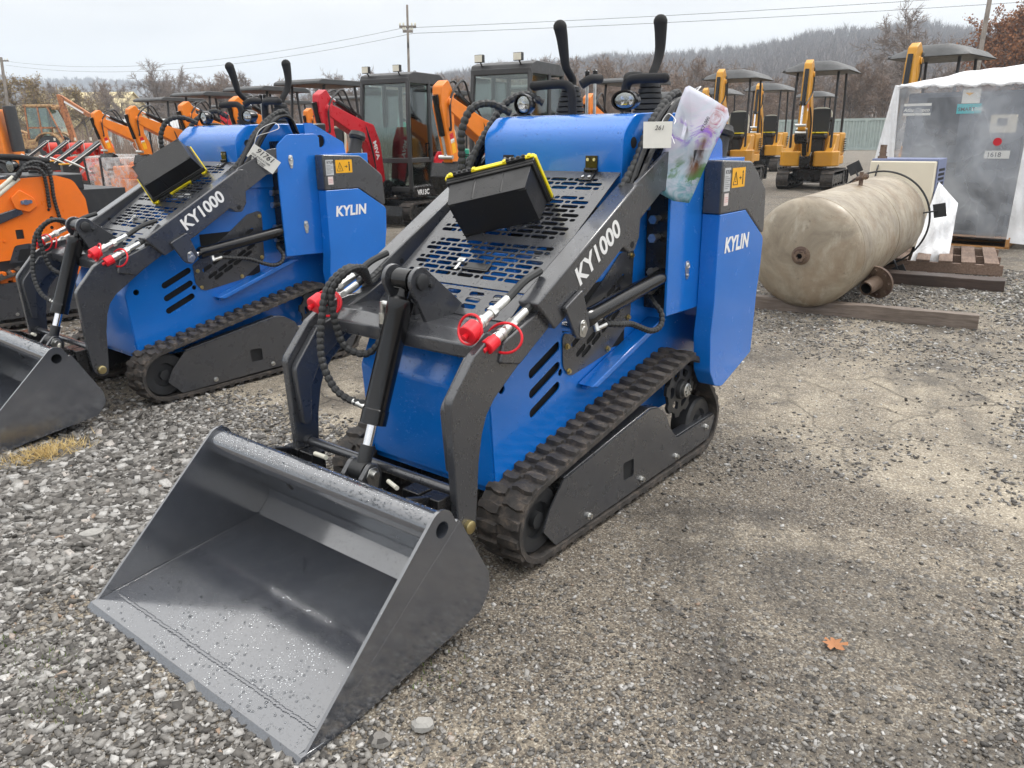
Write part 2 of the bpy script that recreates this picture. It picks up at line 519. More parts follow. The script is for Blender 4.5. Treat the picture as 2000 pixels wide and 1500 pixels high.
def belt(mb, circles, x0, x1, th=.018, lug=.022, rows=2, per=4, seed=1):
    rnd = random.Random(seed)
    P = belt_path(circles); n = len(P)
    nor = []
    for i in range(n):
        a, b = P[i - 1], P[(i + 1) % n]; d = math.hypot(b[0] - a[0], b[1] - a[1])
        nor.append((-(b[1] - a[1]) / d, (b[0] - a[0]) / d))
    vs = []
    for i in range(n):
        (y, z), (ny, nz) = P[i], nor[i]
        if i % per < per // 2: pass
        for x, o in ((x0, 0), (x1, 0), (x1, -th), (x0, -th)): vs.append((x, y + ny * o, z + nz * o))
    fs = []
    for i in range(n):
        j = (i + 1) % n
        for q in range(4):
            r = (q + 1) % 4; fs.append((i * 4 + q, i * 4 + r, j * 4 + r, j * 4 + q))
    mb.add(vs, fs)
    w = (x1 - x0)
    # chevron lugs: two staggered rows, each a notched block
    for row in range(rows):
        a = x0 + w * (row / rows) + w * .02; b = x0 + w * ((row + 1) / rows) - w * .02
        off = (per // 2) * (row % 2)
        for i in range(0, n, per):
            i0 = (i + off) % n
            def at(k, h):
                k = i0 + k; f = math.floor(k); t = k - f; p, q = P[f % n], P[(f + 1) % n]; u, v = nor[f % n], nor[(f + 1) % n]
                ny, nz = u[0] + (v[0] - u[0]) * t, u[1] + (v[1] - u[1]) * t
                return (p[0] + (q[0] - p[0]) * t + ny * h, p[1] + (q[1] - p[1]) * t + nz * h)
            ncol = 4; gv = []
            for c in range(ncol + 1):
                s = c / ncol; x = a + (b - a) * s
                if row % 2 == 0: s = 1 - s
                k0 = -.55 - .35 * math.sin(s * 3.1) + rnd.uniform(-.06, .06); wd = 1.25 + .85 * (1 if c in (1, 2) else .35)
                h = lug * (1.0 if c not in (0, ncol) else .75) * rnd.uniform(.88, 1.05)
                for kk, hh in ((k0 - .25, -.001), (k0 + .1, h), (k0 + wd - .1, h), (k0 + wd + .3, -.001)):
                    y, z = at(kk, hh); gv.append((x, y, z))
            gf = []
            for c in range(ncol):
                for q in range(3):
                    gf.append((c * 4 + q, c * 4 + q + 1, c * 4 + q + 5, c * 4 + q + 4))
            gf += [(0, 1, 2, 3), (ncol * 4 + 3, ncol * 4 + 2, ncol * 4 + 1, ncol * 4)]
            mb.add(gv, gf)
    # guide lugs inside
    for i in range(0, n, per):
        (y, z), (ny, nz) = P[i], nor[i]
        ty, tz = nz, -ny
        xm = (x0 + x1) / 2
        for sx in (-.018, .018):
            vs = []
            for hx in (-.006, .006):
                for tt, hh in ((-.012, -th), (.012, -th), (.007, -th - .028), (-.007, -th - .028)):
                    vs.append((xm + sx + hx, y + ty * tt + ny * hh, z + tz * tt + nz * hh))
            mb.add(vs, [(0, 1, 2, 3), (7, 6, 5, 4), (0, 4, 5, 1), (1, 5, 6, 2), (2, 6, 7, 3), (3, 7, 4, 0)])
    return mb

def recalc(me):
    bm = bmesh.new(); bm.from_mesh(me); bmesh.ops.recalc_face_normals(bm, faces=bm.faces); bm.to_mesh(me); bm.free()
    finish(me, 40)

def sheet(prof, x0, x1, t, mb=None, m=0):
    """bent sheet: open profile in (y,z) thickened inward by t, extruded in x"""
    mb = mb or MB(); n = len(prof); off = []
    for i in range(n):
        a, b = prof[max(0, i - 1)], prof[min(n - 1, i + 1)]; d = math.hypot(b[0] - a[0], b[1] - a[1])
        off.append((prof[i][0] - (b[1] - a[1]) / d * t, prof[i][1] + (b[0] - a[0]) / d * t))
    return mb.prism(list(prof) + off[::-1], x0, x1, 'x', m)

def hexbolt(mb, c, d, r, h, m=0):
    d = Vector(d).normalized(); c = Vector(c)
    mb.cyl(c, c + d * h * .3, r * 1.45, n=14, m=m); mb.cyl(c + d * h * .3, c + d * h, r, n=6, m=m)

def oring(mb, c, nrm, r, t, n=28, m=0, sq=(1, 1), ph=0.0):
    d, u, w = frame_of(nrm); c = Vector(c)
    pts = [c + u * math.cos(2 * math.pi * i / n + ph) * r * sq[0] + w * math.sin(2 * math.pi * i / n + ph) * r * sq[1] for i in range(n + 1)]
    mb.tube(pts, t, 6, m, caps=False)

GS = (.555, .832)                    # up-normal of the grille plane (y, z)
def on_grille(x, a, h=0.0):          # a: metres downhill from the hood edge
    return (x, .08 + a * .832 + h * GS[0], 1.25 - a * .555 + h * GS[1])

def make_loader(name, label, cat, group):
    root = thing(name, label, cat, (0, 0, 0), 0, group)
    # ---- hull
    side = rp([(.795, .272), (.815, .60), (.74, .745), (.10, 1.17), (-.80, 1.20), (-.80, .50), (-.74, .36), (-.60, .25)], [.02, .04, .04, 0, 0, 0, .03, 0])
    holes = [slot((.598, .619), (.452, .681), .017), slot((.596, .548), (.450, .609), .017), slot((.594, .478), (.450, .536), .017),
             circ((.43, .583), .013), circ((.757, .606), .016)]
    body = MB()
    fr = rp([(.80, .268), (.818, .60), (.735, .748), (.60, .84)], [0, .05, .05, 0], 8)
    sheet(fr, -.298, .298, .005, body)
    body.b2((-.297, -.79, .235), (.297, .775, .262))
    body.b2((-.300, -.800, .40), (.300, -.794, 1.19))
    hull = body.build('hull', blue, root)
    for s in (-1, 1):
        me = holed('side_panel', side, holes, .005, sideM(.3015 * s)); obj('side_panel', me, blue, root)
    core = MB(); core.b2((-.284, -.78, .27), (.284, .72, .60)); core.prism([(.70, .60), (-.78, .60), (-.78, 1.14), (.06, 1.12)], -.284, .284)
    core.build('engine_bay', inner_shade, root)
    eng = MB()       # what shows through the grille
    eng.b2((-.10, .22, .78), (.06, .42, .985), 0); eng.b2((.10, .10, .84), (.24, .34, 1.04), 0)
    eng.cyl((-.24, .28, .93), (-.02, .30, .95), .035, m=1); eng.cyl((-.22, .48, .82), (.1, .5, .80), .03, m=1); eng.cyl((.02, .18, 1.05), (.2, .2, 1.04), .028, m=1)
    eng.b2((-.23, .42, .76), (-.14, .56, .86), 0); eng.b2((.06, .44, .72), (.26, .58, .86), 0)
    eng.build('engine', [blue, zinc], root, bevel=.008)
    for s in (-1, 1):
        k = MB(); k.prism([(.29, .502), (.325, .514), (-.18, .672), (-.235, .662)], .305 * s, .372 * s); k.prism([(.30, .498), (-.22, .655), (-.225, .640), (.295, .485)], .305 * s, .33 * s)
        k.build('fender', blue, root, bevel=.004)
    # perforated side cover
    pl = rp([(.424, .71), (.420, .60), (.375, .555), (.12, .588), (-.035, .685), (-.04, .80), (-.05, .975), (.05, .955), (.20, .85)], [.02, .04, .04, .03, .03, .02, .03, .03, .04])
    hs = []
    dv = Vector((-.075, .0375))
    for c in range(7):
        for r in range(7):
            p = Vector((.340 - c * .066 - (r % 2) * .030, .595 + c * .033 + r * .043)); a = p + dv * .26; b = p - dv * .26
            if p.y > .60 and p.y < .90 - max(0, p.x - .05) * .55 and b.x < .395 and a.x > -.005 and p.y < .625 + (.42 - p.x) * .75 and p.y - .5 * (0) < .93:
                hs.append(slot((b.x, b.y), (a.x, a.y), .011))
    for s in (-1, 1):
        o = obj('vent_cover', holed('vent_cover', pl, hs, .004, sideM(.3075 * s)), grey, root)
        k = MB(); k.b2((.3052 * s, .36, .60), (.3055 * s, -.0, .87)); k.build('vent_backing', inner_shade, o)
        k = MB()
        for y, z in ((.400, .672), (.388, .578), (.128, .605), (-.018, .70), (-.03, .94)): k.nx(); hexbolt(k, (.31 * s, y, z), (s, 0, 0), .008, .010)
        k.build('bolt', brass, o)
    # ---- hood
    hp = rp([(.082, 1.195), (.082, 1.385), (.0, 1.452), (-.16, 1.458), (-.42, 1.458), (-.66, 1.345), (-.66, 1.10), (.05, 1.10)], [0, .09, .09, 0, .03, .04, 0, 0], 8)
    k = MB(); k.prism(hp, -.322, .322); hd = k.build('hood', blue, root, bevel=.004)
    for s in (-1, 1):
        k = MB(); k.cyl((.322 * s, .005, 1.352), (.3235 * s, .005, 1.352), .020); k.nx(); k.cyl((.322 * s, -.46, 1.352), (.3235 * s, -.46, 1.352), .036); k.build('port_hole', inner_shade, hd)
    for s in (-1, 1):
        obj('rear_plate', holed('rear_plate', rp([(-.36, 1.27), (-.36, 1.462), (-.415, 1.462), (-.645, 1.347), (-.66, 1.27)], [0, 0, .03, .03, 0]), [circ((-.468, 1.357), .036, 24)], .010, sideM(.366 * s)), blue, root)
        k = MB(); k.b2((.330 * s, -.40, 1.30), (.334 * s, -.56, 1.41)); k.build('plate_backing', inner_shade, root)
    # ---- grille: slotted panel between the arms
    gh = []
    rows = [i for i in range(2, 26)]
    for r in rows:
        yy = .050 + (r - 2) * .0242 + (.032 if r > 4 else 0) + (.032 if r > 14 else 0)
        if yy > .60: break
        for c in range(-4, 5):
            st = .106; x0 = c * st + (r % 3 - 1) * .030
            big = (x0 - .0265, x0 + .0265); sm = x0 + st / 2
            if abs(x0) < .262: gh.append(slot((big[0], yy), (big[1], yy), .0092))
            if abs(sm) < .288: gh.append(slot((sm - .005, yy), (sm + .003, yy), .0076))
    Mg = basis(on_grille(0, 0), (1, 0, 0), (0, .832, -.555))
    gr = obj('grille', holed('grille', rp([(-.318, .0), (.318, .0), (.318, .645), (-.318, .645)], .004), gh, .004, Mg), grey, root)
    gh = [slot((x - .022, y), (x + .022, y), .010) for y in (.024, .052, .080) for x in (-.21, -.105, 0, .105, .21)]
    obj('front_lip', holed('front_lip', rp([(-.30, .0), (.30, .0), (.30, .118), (-.30, .118)], .004), gh, .004, basis(on_grille(0, .650, -.003), (1, 0, 0), (0, .80, -.60))), grey, gr)
    Mp = basis(on_grille(0, .0, .0035), (1, 0, 0), (0, .832, -.555))
    k = MB(Mp)
    k.b2((-.085, .54, 0), (.03, .575, .006)); k.b2((-.075, .547, .0063), (.02, .568, .007), 0)
    k.build('latch', gloss, gr, bevel=.004)
    k = MB(Mp); k.cyl((.045, .545, .0), (.045, .545, .018), .008); k.b2((.040, .545, .012), (.052, .59, .0145)); k.b2((.03, .535, .016), (.062, .552, .018)); k.build('key', zinc, gr)
    for x in (-.195, .195):
        k = MB(); k.b2((x - .026, .083, 1.262), (x + .026, .088, 1.308))
        k.cyl((x - .028, .089, 1.258), (x + .028, .089, 1.258), .0075, n=10)
        k.merge(MB(basis(on_grille(x, .032, .004), (1, 0, 0), (0, .832, -.555))).b2((-.026, -.024, 0), (.026, .026, .005)))
        h = k.build('hinge', gloss, hd, bevel=.0015)
        q = MB()
        for dx in (-.014, .014):
            q.nx(); q.cyl((x + dx, .088, 1.294), (x + dx, .092, 1.294), .006, n=10); p = Vector(on_grille(x + dx, .042, .009)); q.cyl(p, p + Vector((0, GS[0], GS[1])) * .004, .006, n=10)
        q.build('screw', zinc, hd)
    # ---- boom arms
    for s in (-1, 1):
        k = MB()
        top = [(.728, .892), (.142, 1.218), (.10, 1.215), (.115, 1.03), (.145, .985), (.185, .985), (.222, 1.008), (.447, .878), (.63, .795)]
        k.prism(rp(top, [.01, .0, 0, 0, .02, .02, .0, .03, .01]), .423 * s, .345 * s)
        arm = k.build('boom_arm', grey, root, bevel=.012, seg=3)
        k = MB(); k.prism(rp([(.20, 1.15), (.142, 1.222), (-.065, 1.318), (-.20, 1.33), (-.20, 1.20), (-.036, 1.178), (.139, 1.078), (.20, 1.02)], [0, .01, .01, 0, 0, .02, .01, 0]), .4215 * s, .407 * s)
        k.build('web_plate', grey, arm, bevel=.002)
        k = MB(); k.prism([(.20, 1.15), (-.10, 1.29), (-.10, 1.20), (.20, 1.04)], .352 * s, .342 * s); k.build('inner_web', grey, arm)
        k = MB(); k.cyl((.423 * s, .165, 1.01), (.4242 * s, .165, 1.01), .012); k.nx(); k.cyl((.346 * s, .55, .935), (.3445 * s, .55, .935), .010); k.build('bolt_hole', inner_shade, arm)
        # cut-away channel below the cover, running down to the drop leg
        k = MB(); k.prism(rp([(.735, .845), (.60, .90), (.56, .84), (.655, .785), (.785, .712), (.88, .735), (.86, .80)], [.01, 0, 0, .01, .01, .01, .02]), .402 * s, .338 * s)
        k.build('channel', grey, arm, bevel=.006)
        k = MB(); k.prism(rp([(1.090, .668), (1.076, .30), (1.068, .25), (1.034, .222), (1.0, .23), (.992, .28), (.976, .448), (.957, .536), (.935, .588), (.897, .630), (.786, .703), (.70, .76), (.72, .84), (.80, .845), (.90, .83), (.985, .782)],
                             [.05, 0, .02, .03, .02, 0, .03, .04, .04, .03, 0, 0, 0, 0, .03, .03]), .392 * s, .362 * s)
        leg = k.build('drop_leg', grey, root, bevel=.004)
        k = MB(); k.prism(rp([(1.078, .64), (1.062, .43), (1.03, .43), (1.018, .56), (.97, .64), (.86, .71), (.80, .75), (.86, .80), (.97, .765)], [.05, .02, .02, .05, .06, .03, 0, 0, .03]), .361 * s, .334 * s)
        k.build('gusset', grey, leg, bevel=.004)
        k = MB(); k.cyl((.33 * s, 1.034, .260), (.400 * s, 1.034, .260), .021, n=24); k.lathe([(0, .021), (.005, .021), (.008, .016), (.008, 0)], (.400 * s, 1.034, .26), (s, 0, 0)); k.build('pivot_pin', brass, leg)
        # lift cylinder lug with its locking plate
        k = MB(); k.prism(rp([(.60, .86), (.50, .905), (.452, .775), (.495, .732), (.535, .752)], [.01, .01, .03, .035, .03]), .441 * s, .4245 * s)
        lug = k.build('lift_lug', grey, arm, bevel=.003)
        k = MB(); k.prism(rp([(.515, .80), (.49, .805), (.472, .77), (.49, .742), (.52, .752)], .012), .4445 * s, .4415 * s); k.cyl((.41 * s, .495, .768), (.447 * s, .495, .768), .014); k.lathe([(0, .006), (.006, .006), (.008, 0)], (.4445 * s, .505, .793), (s, 0, 0), 8)
        k.build('lock_plate', zinc, arm, bevel=.001)
        # lift cylinder
        a = Vector((.388 * s, .495, .771)); b = Vector((.388 * s, -.25, .866)); d = (b - a).normalized()
        k = MB(); k.lathe([(0.075, 0), (.075, .030), (.085, .034), (.115, .034), (.118, .031), (.70, .031), (.70, 0)], a, d, 28); lc = k.build('lift_cylinder', gloss, root)
        k = MB(); k.cyl(a, a + d * .09, .0145); k.cyl(a - Vector((.02, 0, 0)), a + Vector((.02, 0, 0)), .024); k.build('rod', chrome, lc)
        k = MB(); p = a + d * .15 + Vector((0, 0, -.032)); k.cyl(p, p + Vector((-.012 * -s, 0, -.028)), .011); k.cyl(p + Vector((.0, 0, -.024)), p + Vector((.016 * s, -.05, -.012)), .0105, n=8); k.build('fitting', zinc, lc)
        k = MB(); q = p + Vector((.016 * s, -.05, -.012))
        hose(k, [q, q + Vector((.018 * s, -.07, -.012)), (.412 * s, .13, .715), (.42 * s, .0, .665), (.425 * s, -.07, .672), (.41 * s, -.10, .715), (.38 * s, -.09, .755), (.34 * s, -.12, .775)], .0115, rib=True); k.build('hose', rubber, lc)
    # ---- cross member with the tilt bracket
    k = MB(); k.prism(rp([(.70, .815), (.855, .812), (.905, .782), (.905, .738), (.82, .715), (.72, .74)], .012), -.362, .362); cm = k.build('cross_member', grey, root, bevel=.003)
    for s in (-1, 1):
        k = MB(); pc = Vector((.862, .945))
        arc = [(pc.x + .046 * math.cos(t), pc.y + .046 * math.sin(t)) for t in np.linspace(-.35, 2.5, 14)]
        k.prism(arc + [(.66, .835), (.66, .80), (.80, .79), (.835, .79)], .052 * s, .068 * s); k.prism([(.80, .80), (.80, .885), (.70, .842), (.70, .80)], .030 * s, .050 * s)
        br = k.build('tilt_bracket', grey, cm, bevel=.002)
        k = MB(); k.lathe([(0, .026), (.010, .026), (.013, .020), (.013, 0)], (.068 * s, .862, .945), (s, 0, 0)); k.lathe([(0, .008), (.012, .008), (.014, 0)], (.068 * s, .825, .928), (s, 0, 0), 8); k.build('pin_head', darkg, cm)
    k = MB(); k.cyl((-.07, .862, .945), (.07, .862, .945), .022); k.build('tilt_pin', darkg, cm)
    # ---- tilt cylinder
    a = Vector((0, .862, .945)); b = Vector((0, 1.100, .362)); d = (b - a).normalized()
    k = MB(); k.cyl((-.032, a.y, a.z), (.032, a.y, a.z), .036, n=24); k.cyl(a, a + d * .09, .018)
    k.lathe([(.058, 0), (.058, .032), (.068, .043), (.100, .0435), (.105, .041), (.425, .041), (.428, .0435), (.475, .0435), (.478, .030), (.478, 0)], a, d, 32); tc = k.build('tilt_cylinder', gloss, root)
    k = MB(); k.cyl(a + d * .46, b, .0185); k.build('rod', chrome, tc)
    k = MB(); k.cyl(b - d * .085, b - d * .02, .0235); k.cyl((-.030, b.y, b.z), (.030, b.y, b.z), .034, n=24); k.build('rod_eye', darkg, tc)
    k = MB(); k.cyl((.034, .885, .86), (.085, .89, .862), .010); k.cyl((.085, .89, .868), (.088, .893, .80), .0105, n=10); k.cyl((.087, .892, .83), (.0885, .893, .795), .014, n=6); k.build('elbow_fitting', zinc, tc)
    k = MB(); hose(k, [(.0885, .893, .795), (.095, .90, .74), (.14, .93, .69), (.205, .965, .715), (.225, .98, .80), (.225, .985, .90), (.19, .94, .965), (.20, .87, .965), (.26, .80, .925), (.31, .74, .885), (.34, .66, .91)], .0125, rib=True); k.nx()
    hose(k, [(.045, 1.01, .555), (.10, 1.035, .56), (.165, 1.055, .60), (.215, 1.055, .69), (.235, 1.03, .80), (.245, .985, .91), (.24, .90, .965), (.27, .82, .94), (.32, .74, .895), (.34, .66, .92)], .0125, rib=True); k.build('hose', rubber, tc)
    k = MB(); k.cyl((.098, 1.035, .56), (.045, 1.02, .542), .0105); k.cyl((.045, 1.02, .542), (.0, 1.01, .545), .013, n=6); k.build('fitting', zinc, tc)
    # ---- quick couplers with red caps
    for s in (-1, 1):
        g = MB(); st = MB(); rd = MB()
        for i, c0 in enumerate((Vector((.352 * s, .815, .897)), Vector((.388 * s, .772, .856)))):
            ax = Vector((0, .925, -.375)).normalized(); g.nx(); st.nx(); rd.nx()
            hose(g, [c0 + Vector((0, -.20, .075)), c0 + Vector((0, -.12, .055)), c0 - ax * .05, c0 - ax * .02], .0125)
            st.cyl(c0 - ax * .035, c0 + ax * .03, .0135, n=12); st.cyl(c0 + ax * .03, c0 + ax * .05, .0185, n=6); st.cyl(c0 + ax * .05, c0 + ax * .085, .014, n=12); st.cyl(c0 + ax * .085, c0 + ax * .10, .019, n=14); st.cyl(c0 + ax * .10, c0 + ax * .135, .0175, n=14)
            c1 = c0 + ax * .125
            r_ = .029 if i == 0 else .023
            rd.lathe([(0, r_), (.04, r_), (.043, r_ * .9), (.043, 0)], c1, ax, 18); rd.lathe([(.043, .008), (.058, .0095), (.062, 0)], c1, ax, 10)
            rd.nx(); oring(rd, c1 + ax * (-.005 - .03 * i) + Vector((.012 * s * (1 if i else -2.2), 0, -.012)), (ax + Vector((.25 * s * (1 if i else -1), .1, .75))).normalized(), .056, .0042, sq=(1, .80), ph=i)
        q = g.build('coupler_hose', rubber, root); q2 = st.build('quick_coupler', zinc, root); rd.build('dust_cap', redpl, q2)
    # ---- bucket
    k = MB()
    floor = [(1.775, .012), (1.17, .072), (1.112, .128), (1.108, .165), (1.222, .372)]
    sheet(floor[::-1], -.512, .512, .008, k)
    bk = k.build('bucket', bucketm, root)
    k = MB(); k.prism([(1.792, .0), (1.712, .003), (1.708, .017), (1.775, .020)], -.5255, .5255); k.build('cutting_edge', bucketm, bk, bevel=.0015)
    k = MB()
    for i in range(130):
        x = -.50 + i * .0078; k.sphere((x, 1.705 + random.uniform(-.002, .002), .0270), .0068, sz=.6, n=6)
    for s in (-1, 1):
        k.nx()
        for i in range(75): k.sphere((.507 * s, 1.70 - i * .0072, .0275 + .00071 * i), .0060, n=6)
    k.nx()
    for i in range(125): k.sphere((-.50 + i * .008, 1.112, .132), .0045, n=6)
    k.build('weld_bead', bucketm, bk)
    arc = [(1.279 + .046 * math.cos(t), .404 + .046 * math.sin(t)) for t in np.linspace(.75, 2.65, 12)]
    for s in (-1, 1):
        k = MB(); me = holed('side_plate', [(1.762, .016), (1.742, .002)] + rp([(1.60, .010), (1.135, .072), (1.092, .128), (1.096, .185), (1.215, .405)], [0, .02, .02, .02, .01]) [0:] + arc[::-1] , [circ((1.279, .395), .0235, 24)], .010, sideM(.518 * s)); pl_ = obj('side_plate', me, bucketm, bk)
        k = MB(); k.prism([(1.765, .020), (1.285, .405), (1.278, .397), (1.75, .016)], .5232 * s, .5245 * s) if False else None
        k = MB()
        for i in range(90):
            t = i / 89; k.sphere((.5235 * s, 1.70 + (1.20 - 1.70) * t, .03 + (.40 - .03) * t), .0016, n=4)
        k.build('weld_line', bucketm, bk)
    k = MB(); n = 28
    k.tube([(-.513, 1.279, .395), (.513, 1.279, .395)], .043, n, caps=False); k.tube([(-.516, 1.279, .395), (.516, 1.279, .395)], .0235, n, caps=False); k.build('top_tube', bucketm, bk)
    drop_bucket(bk)
    k = MB(); k.prism([(1.155, .225), (1.225, .385), (1.205, .40), (1.085, .36), (1.06, .225)], -.33, -.31); k.prism([(1.155, .225), (1.225, .385), (1.205, .40), (1.085, .36), (1.06, .225)], .31, .33)
    k.prism([(1.13, .215), (1.215, .388), (1.205, .395), (1.12, .225)], -.31, .31)
    for x in (-.33, -.25, .25, .33): k.b2((x - .035, 1.075, .24), (x + .035, 1.13, .372))
    k.b2((-.31, 1.08, .225), (.31, 1.10, .30))
    for x in (-.36, .36): k.prism(rp([(1.0, .26), (1.04, .30), (1.12, .30), (1.13, .20), (1.03, .215)], .02), x - .006 - .028 * (1 if x > 0 else -1), x + .006 - .028 * (1 if x > 0 else -1))
    qa = k.build('attach_plate', blackm, bk, bevel=.003)
    k = MB()
    for x in (-.042, .042): k.nx(); k.prism(rp([(1.145, .30), (1.15, .355), (1.10, .408), (1.055, .365), (1.075, .30)], [0, .02, .045, .045, 0]), x - .009, x + .009)
    k.build('tilt_ear', grey, bk, bevel=.002)
    k = MB(); k.cyl((-.07, b.y, b.z), (.06, b.y, b.z), .014); k.prism(rp([(1.085, .385), (1.115, .387), (1.13, .36), (1.115, .31), (1.085, .31), (1.075, .36)], .014), -.056, -.0525); k.cyl((-.0565, b.y, b.z), (-.066, b.y, b.z), .012, n=6); k.build('tilt_pin', zinc, bk, bevel=.001)
    k = MB(); k.cyl((-.145, 1.12, .372), (-.215, 1.15, .380), .007); k.nx(); k.cyl((.21, 1.12, .375), (.14, 1.13, .382), .008); k.build('lock_handle', offw, bk)
    k = MB(); k.cyl((-.362, 1.033, .360), (.362, 1.033, .360), .0165, n=20); k.cyl((.362, 1.033, .36), (.34, 1.033, .36), .022, n=20); k.build('torque_bar', grey, root)
    # ---- tracks
    circles = [(-.300, .352, .148), (.725, .162, .139), (-.475, .162, .139)]
    for s in (-1, 1):
        k = MB(); belt(k, circles, -.455, -.275, lug=.0165, seed=3)
        if s > 0: k = flip(k)
        me = k.mesh('track'); recalc(me); tr = obj('track', me, trk, root)
        pf = rp([(.725, .125), (.652, .046), (-.535, .062), (-.592, .150), (-.585, .165), (-.215, .162), (-.150, .235), (-.112, .300), (-.04, .345), (.02, .357), (.612, .270), (.69, .19)], [.01, .01, .02, .01, .005, .06, .04, .03, .03, .02, .02, .0])
        hl = rp([(.217, .198), (.137, .192), (.134, .118), (.210, .121)], .012)
        fp = obj('frame_plate', holed('frame_plate', pf, [hl], .006, sideM(.444 * s)), grey, tr)
        k = MB()
        # flange along the top edge, then the inner box
        tp = [(.60, .272), (.02, .357), (-.04, .345), (-.112, .300), (-.150, .235), (-.215, .164), (-.58, .166)]
        tp = rp(tp, [0, .03, .03, .03, .05, .06, 0]); sheet([(y, z) for y, z in tp][::-1], .441 * s, .395 * s, .006, k)
        k.b2((.43 * s, .66, .06), (.37 * s, -.50, .15)); k.build('frame_beam', grey, tr, bevel=.002)
        k = MB(); k.b2((.4395 * s, .23, .105), (.438 * s, .12, .21)); k.build('frame_window', inner_shade, tr)
        k = MB()
        for y, z in ((.072, .081), (-.22, .080), (-.499, .128), (.45, .075)): k.nx(); hexbolt(k, (.447 * s, y, z), (s, 0, 0), .0095, .014)
        k.build('bolt', zinc, tr)
        # sprocket
        k = MB(); sp = []
        for i in range(64):
            t = 2 * math.pi * i / 64; r = .124 if (i // 2) % 4 < 2 else .108
            sp.append((-.300 + r * math.cos(t), .352 + r * math.sin(t)))
        hs2 = [rp([(-.300 + r * math.cos(t + q), .352 + r * math.sin(t + q)) for r, q in ((.058, -.30), (.092, -.34), (.092, .34), (.058, .30))], .012) for t in np.linspace(0, 2 * math.pi, 7)[:6]]
        so = obj('sprocket', holed('sprocket', sp, hs2, .014, sideM(.405 * s)), darkg, tr, bevel=.002)
        k = MB(); k.lathe([(-.05, .045), (0, .045), (.018, .040), (.02, .03), (.02, 0)], (.41 * s, -.300, .352), (s, 0, 0)); k.build('hub', darkg, tr)
        k = MB(); k.lathe([(.02, .030), (.034, .030), (.036, .026), (.036, .0)], (.41 * s, -.300, .352), (s, 0, 0)); 
        for i in range(6):
            t = i * math.pi / 3; k.b2((.445 * s, -.300 + .018 * math.cos(t) - .005, .352 + .018 * math.sin(t) - .005), (.452 * s, -.300 + .018 * math.cos(t) + .005, .352 + .018 * math.sin(t) + .005))
        k.build('hub_nut', zinc, tr)
        for (y, z, r) in ((.725, .162, .118), (-.475, .155, .112)):
            k = MB(); k.lathe([(-.055, 0), (-.055, r * .9), (-.045, r), (.02, r), (.03, r * .92), (.03, r * .55), (.015, r * .5), (.015, .03), (.035, .028), (.035, 0)], (.392 * s, y, z), (s, 0, 0), 32); k.build('idler_wheel', darkg, tr)
        for y in (.42, .16, -.10, -.30):
            k = MB(); k.lathe([(-.05, 0), (-.05, .055), (.02, .055), (.02, .02), (.03, 0)], (.392 * s, y, .075), (s, 0, 0), 24); k.build('roller', darkg, tr)
    # final drive and rear steel
    k = MB(); k.b2((-.45, -.86, .42), (-.28, -.80, .56)); k.b2((.28, -.86, .42), (.45, -.80, .56)); k.b2((-.30, -.86, .30), (.30, -.80, .62)); k.build('rear_bumper', darkg, root, bevel=.008)
    # ---- uprights and rear pods
    for s in (-1, 1):
        k = MB(); k.prism(rp([(-.115, .700), (-.110, 1.16), (-.115, 1.335), (-.195, 1.398), (-.385, 1.400), (-.42, 1.38), (-.42, .690)], [.004, 0, .06, .05, .02, 0, 0]), .424 * s, .412 * s)
        k.prism([(-.40, .71), (-.40, 1.28), (-.80, 1.28), (-.80, .62), (-.52, .62)], .411 * s, .302 * s); up = k.build('upright', blue, root, bevel=.002)
        k = MB(); k.prism([(-.14, .72), (-.14, 1.36), (-.18, 1.36), (-.18, .72)], .41 * s, .31 * s); k.build('mast', blackm, up)
        k = MB()
        for i in range(60): k.sphere((.4215 * s, -.418, .70 + i * .0098), .0042, n=6)
        k.build('weld_bead', blue, up)
        for y, z in ((-.204, 1.262), (-.272, .878)):
            k = MB(); k.prism(rp([(y - .012, z + .020), (y + .012, z + .020), (y + .016, z - .01), (y + .006, z - .055), (y - .010, z - .055), (y - .018, z - .01)], .010), .4275 * s, .4245 * s); k.lathe([(0, .013), (.004, .013), (.006, .008), (.003, .006), (.003, 0)], (.4275 * s, y, z), (s, 0, 0), 16); k.cyl((.4275 * s, y - .001, z - .038), (.433 * s, y - .001, z - .038), .007, n=6)
            k.build('lock_plate', zinc, up, bevel=.001)
        k = MB(); k.prism(rp([(-.380, .70), (-.380, 1.072), (-.632, 1.072), (-.852, .938), (-.845, .80), (-.828, .70), (-.812, .415), (-.515, .325), (-.44, .345), (-.385, .42), (-.365, .58)], [0, .004, .02, .04, 0, 0, .01, .06, .06, .05, 0]), .502 * s, .4255 * s)
        pod = k.build('rear_pod', blue, root, bevel=.004)
        k = MB(); k.prism(rp([(-.374, 1.074), (-.374, 1.281), (-.66, 1.268), (-.835, 1.145), (-.850, .945), (-.633, 1.074)], [0, .012, .05, .05, .02, .02]), .5035 * s, .4255 * s); pc_ = k.build('pod_cap', grey, root, bevel=.006)
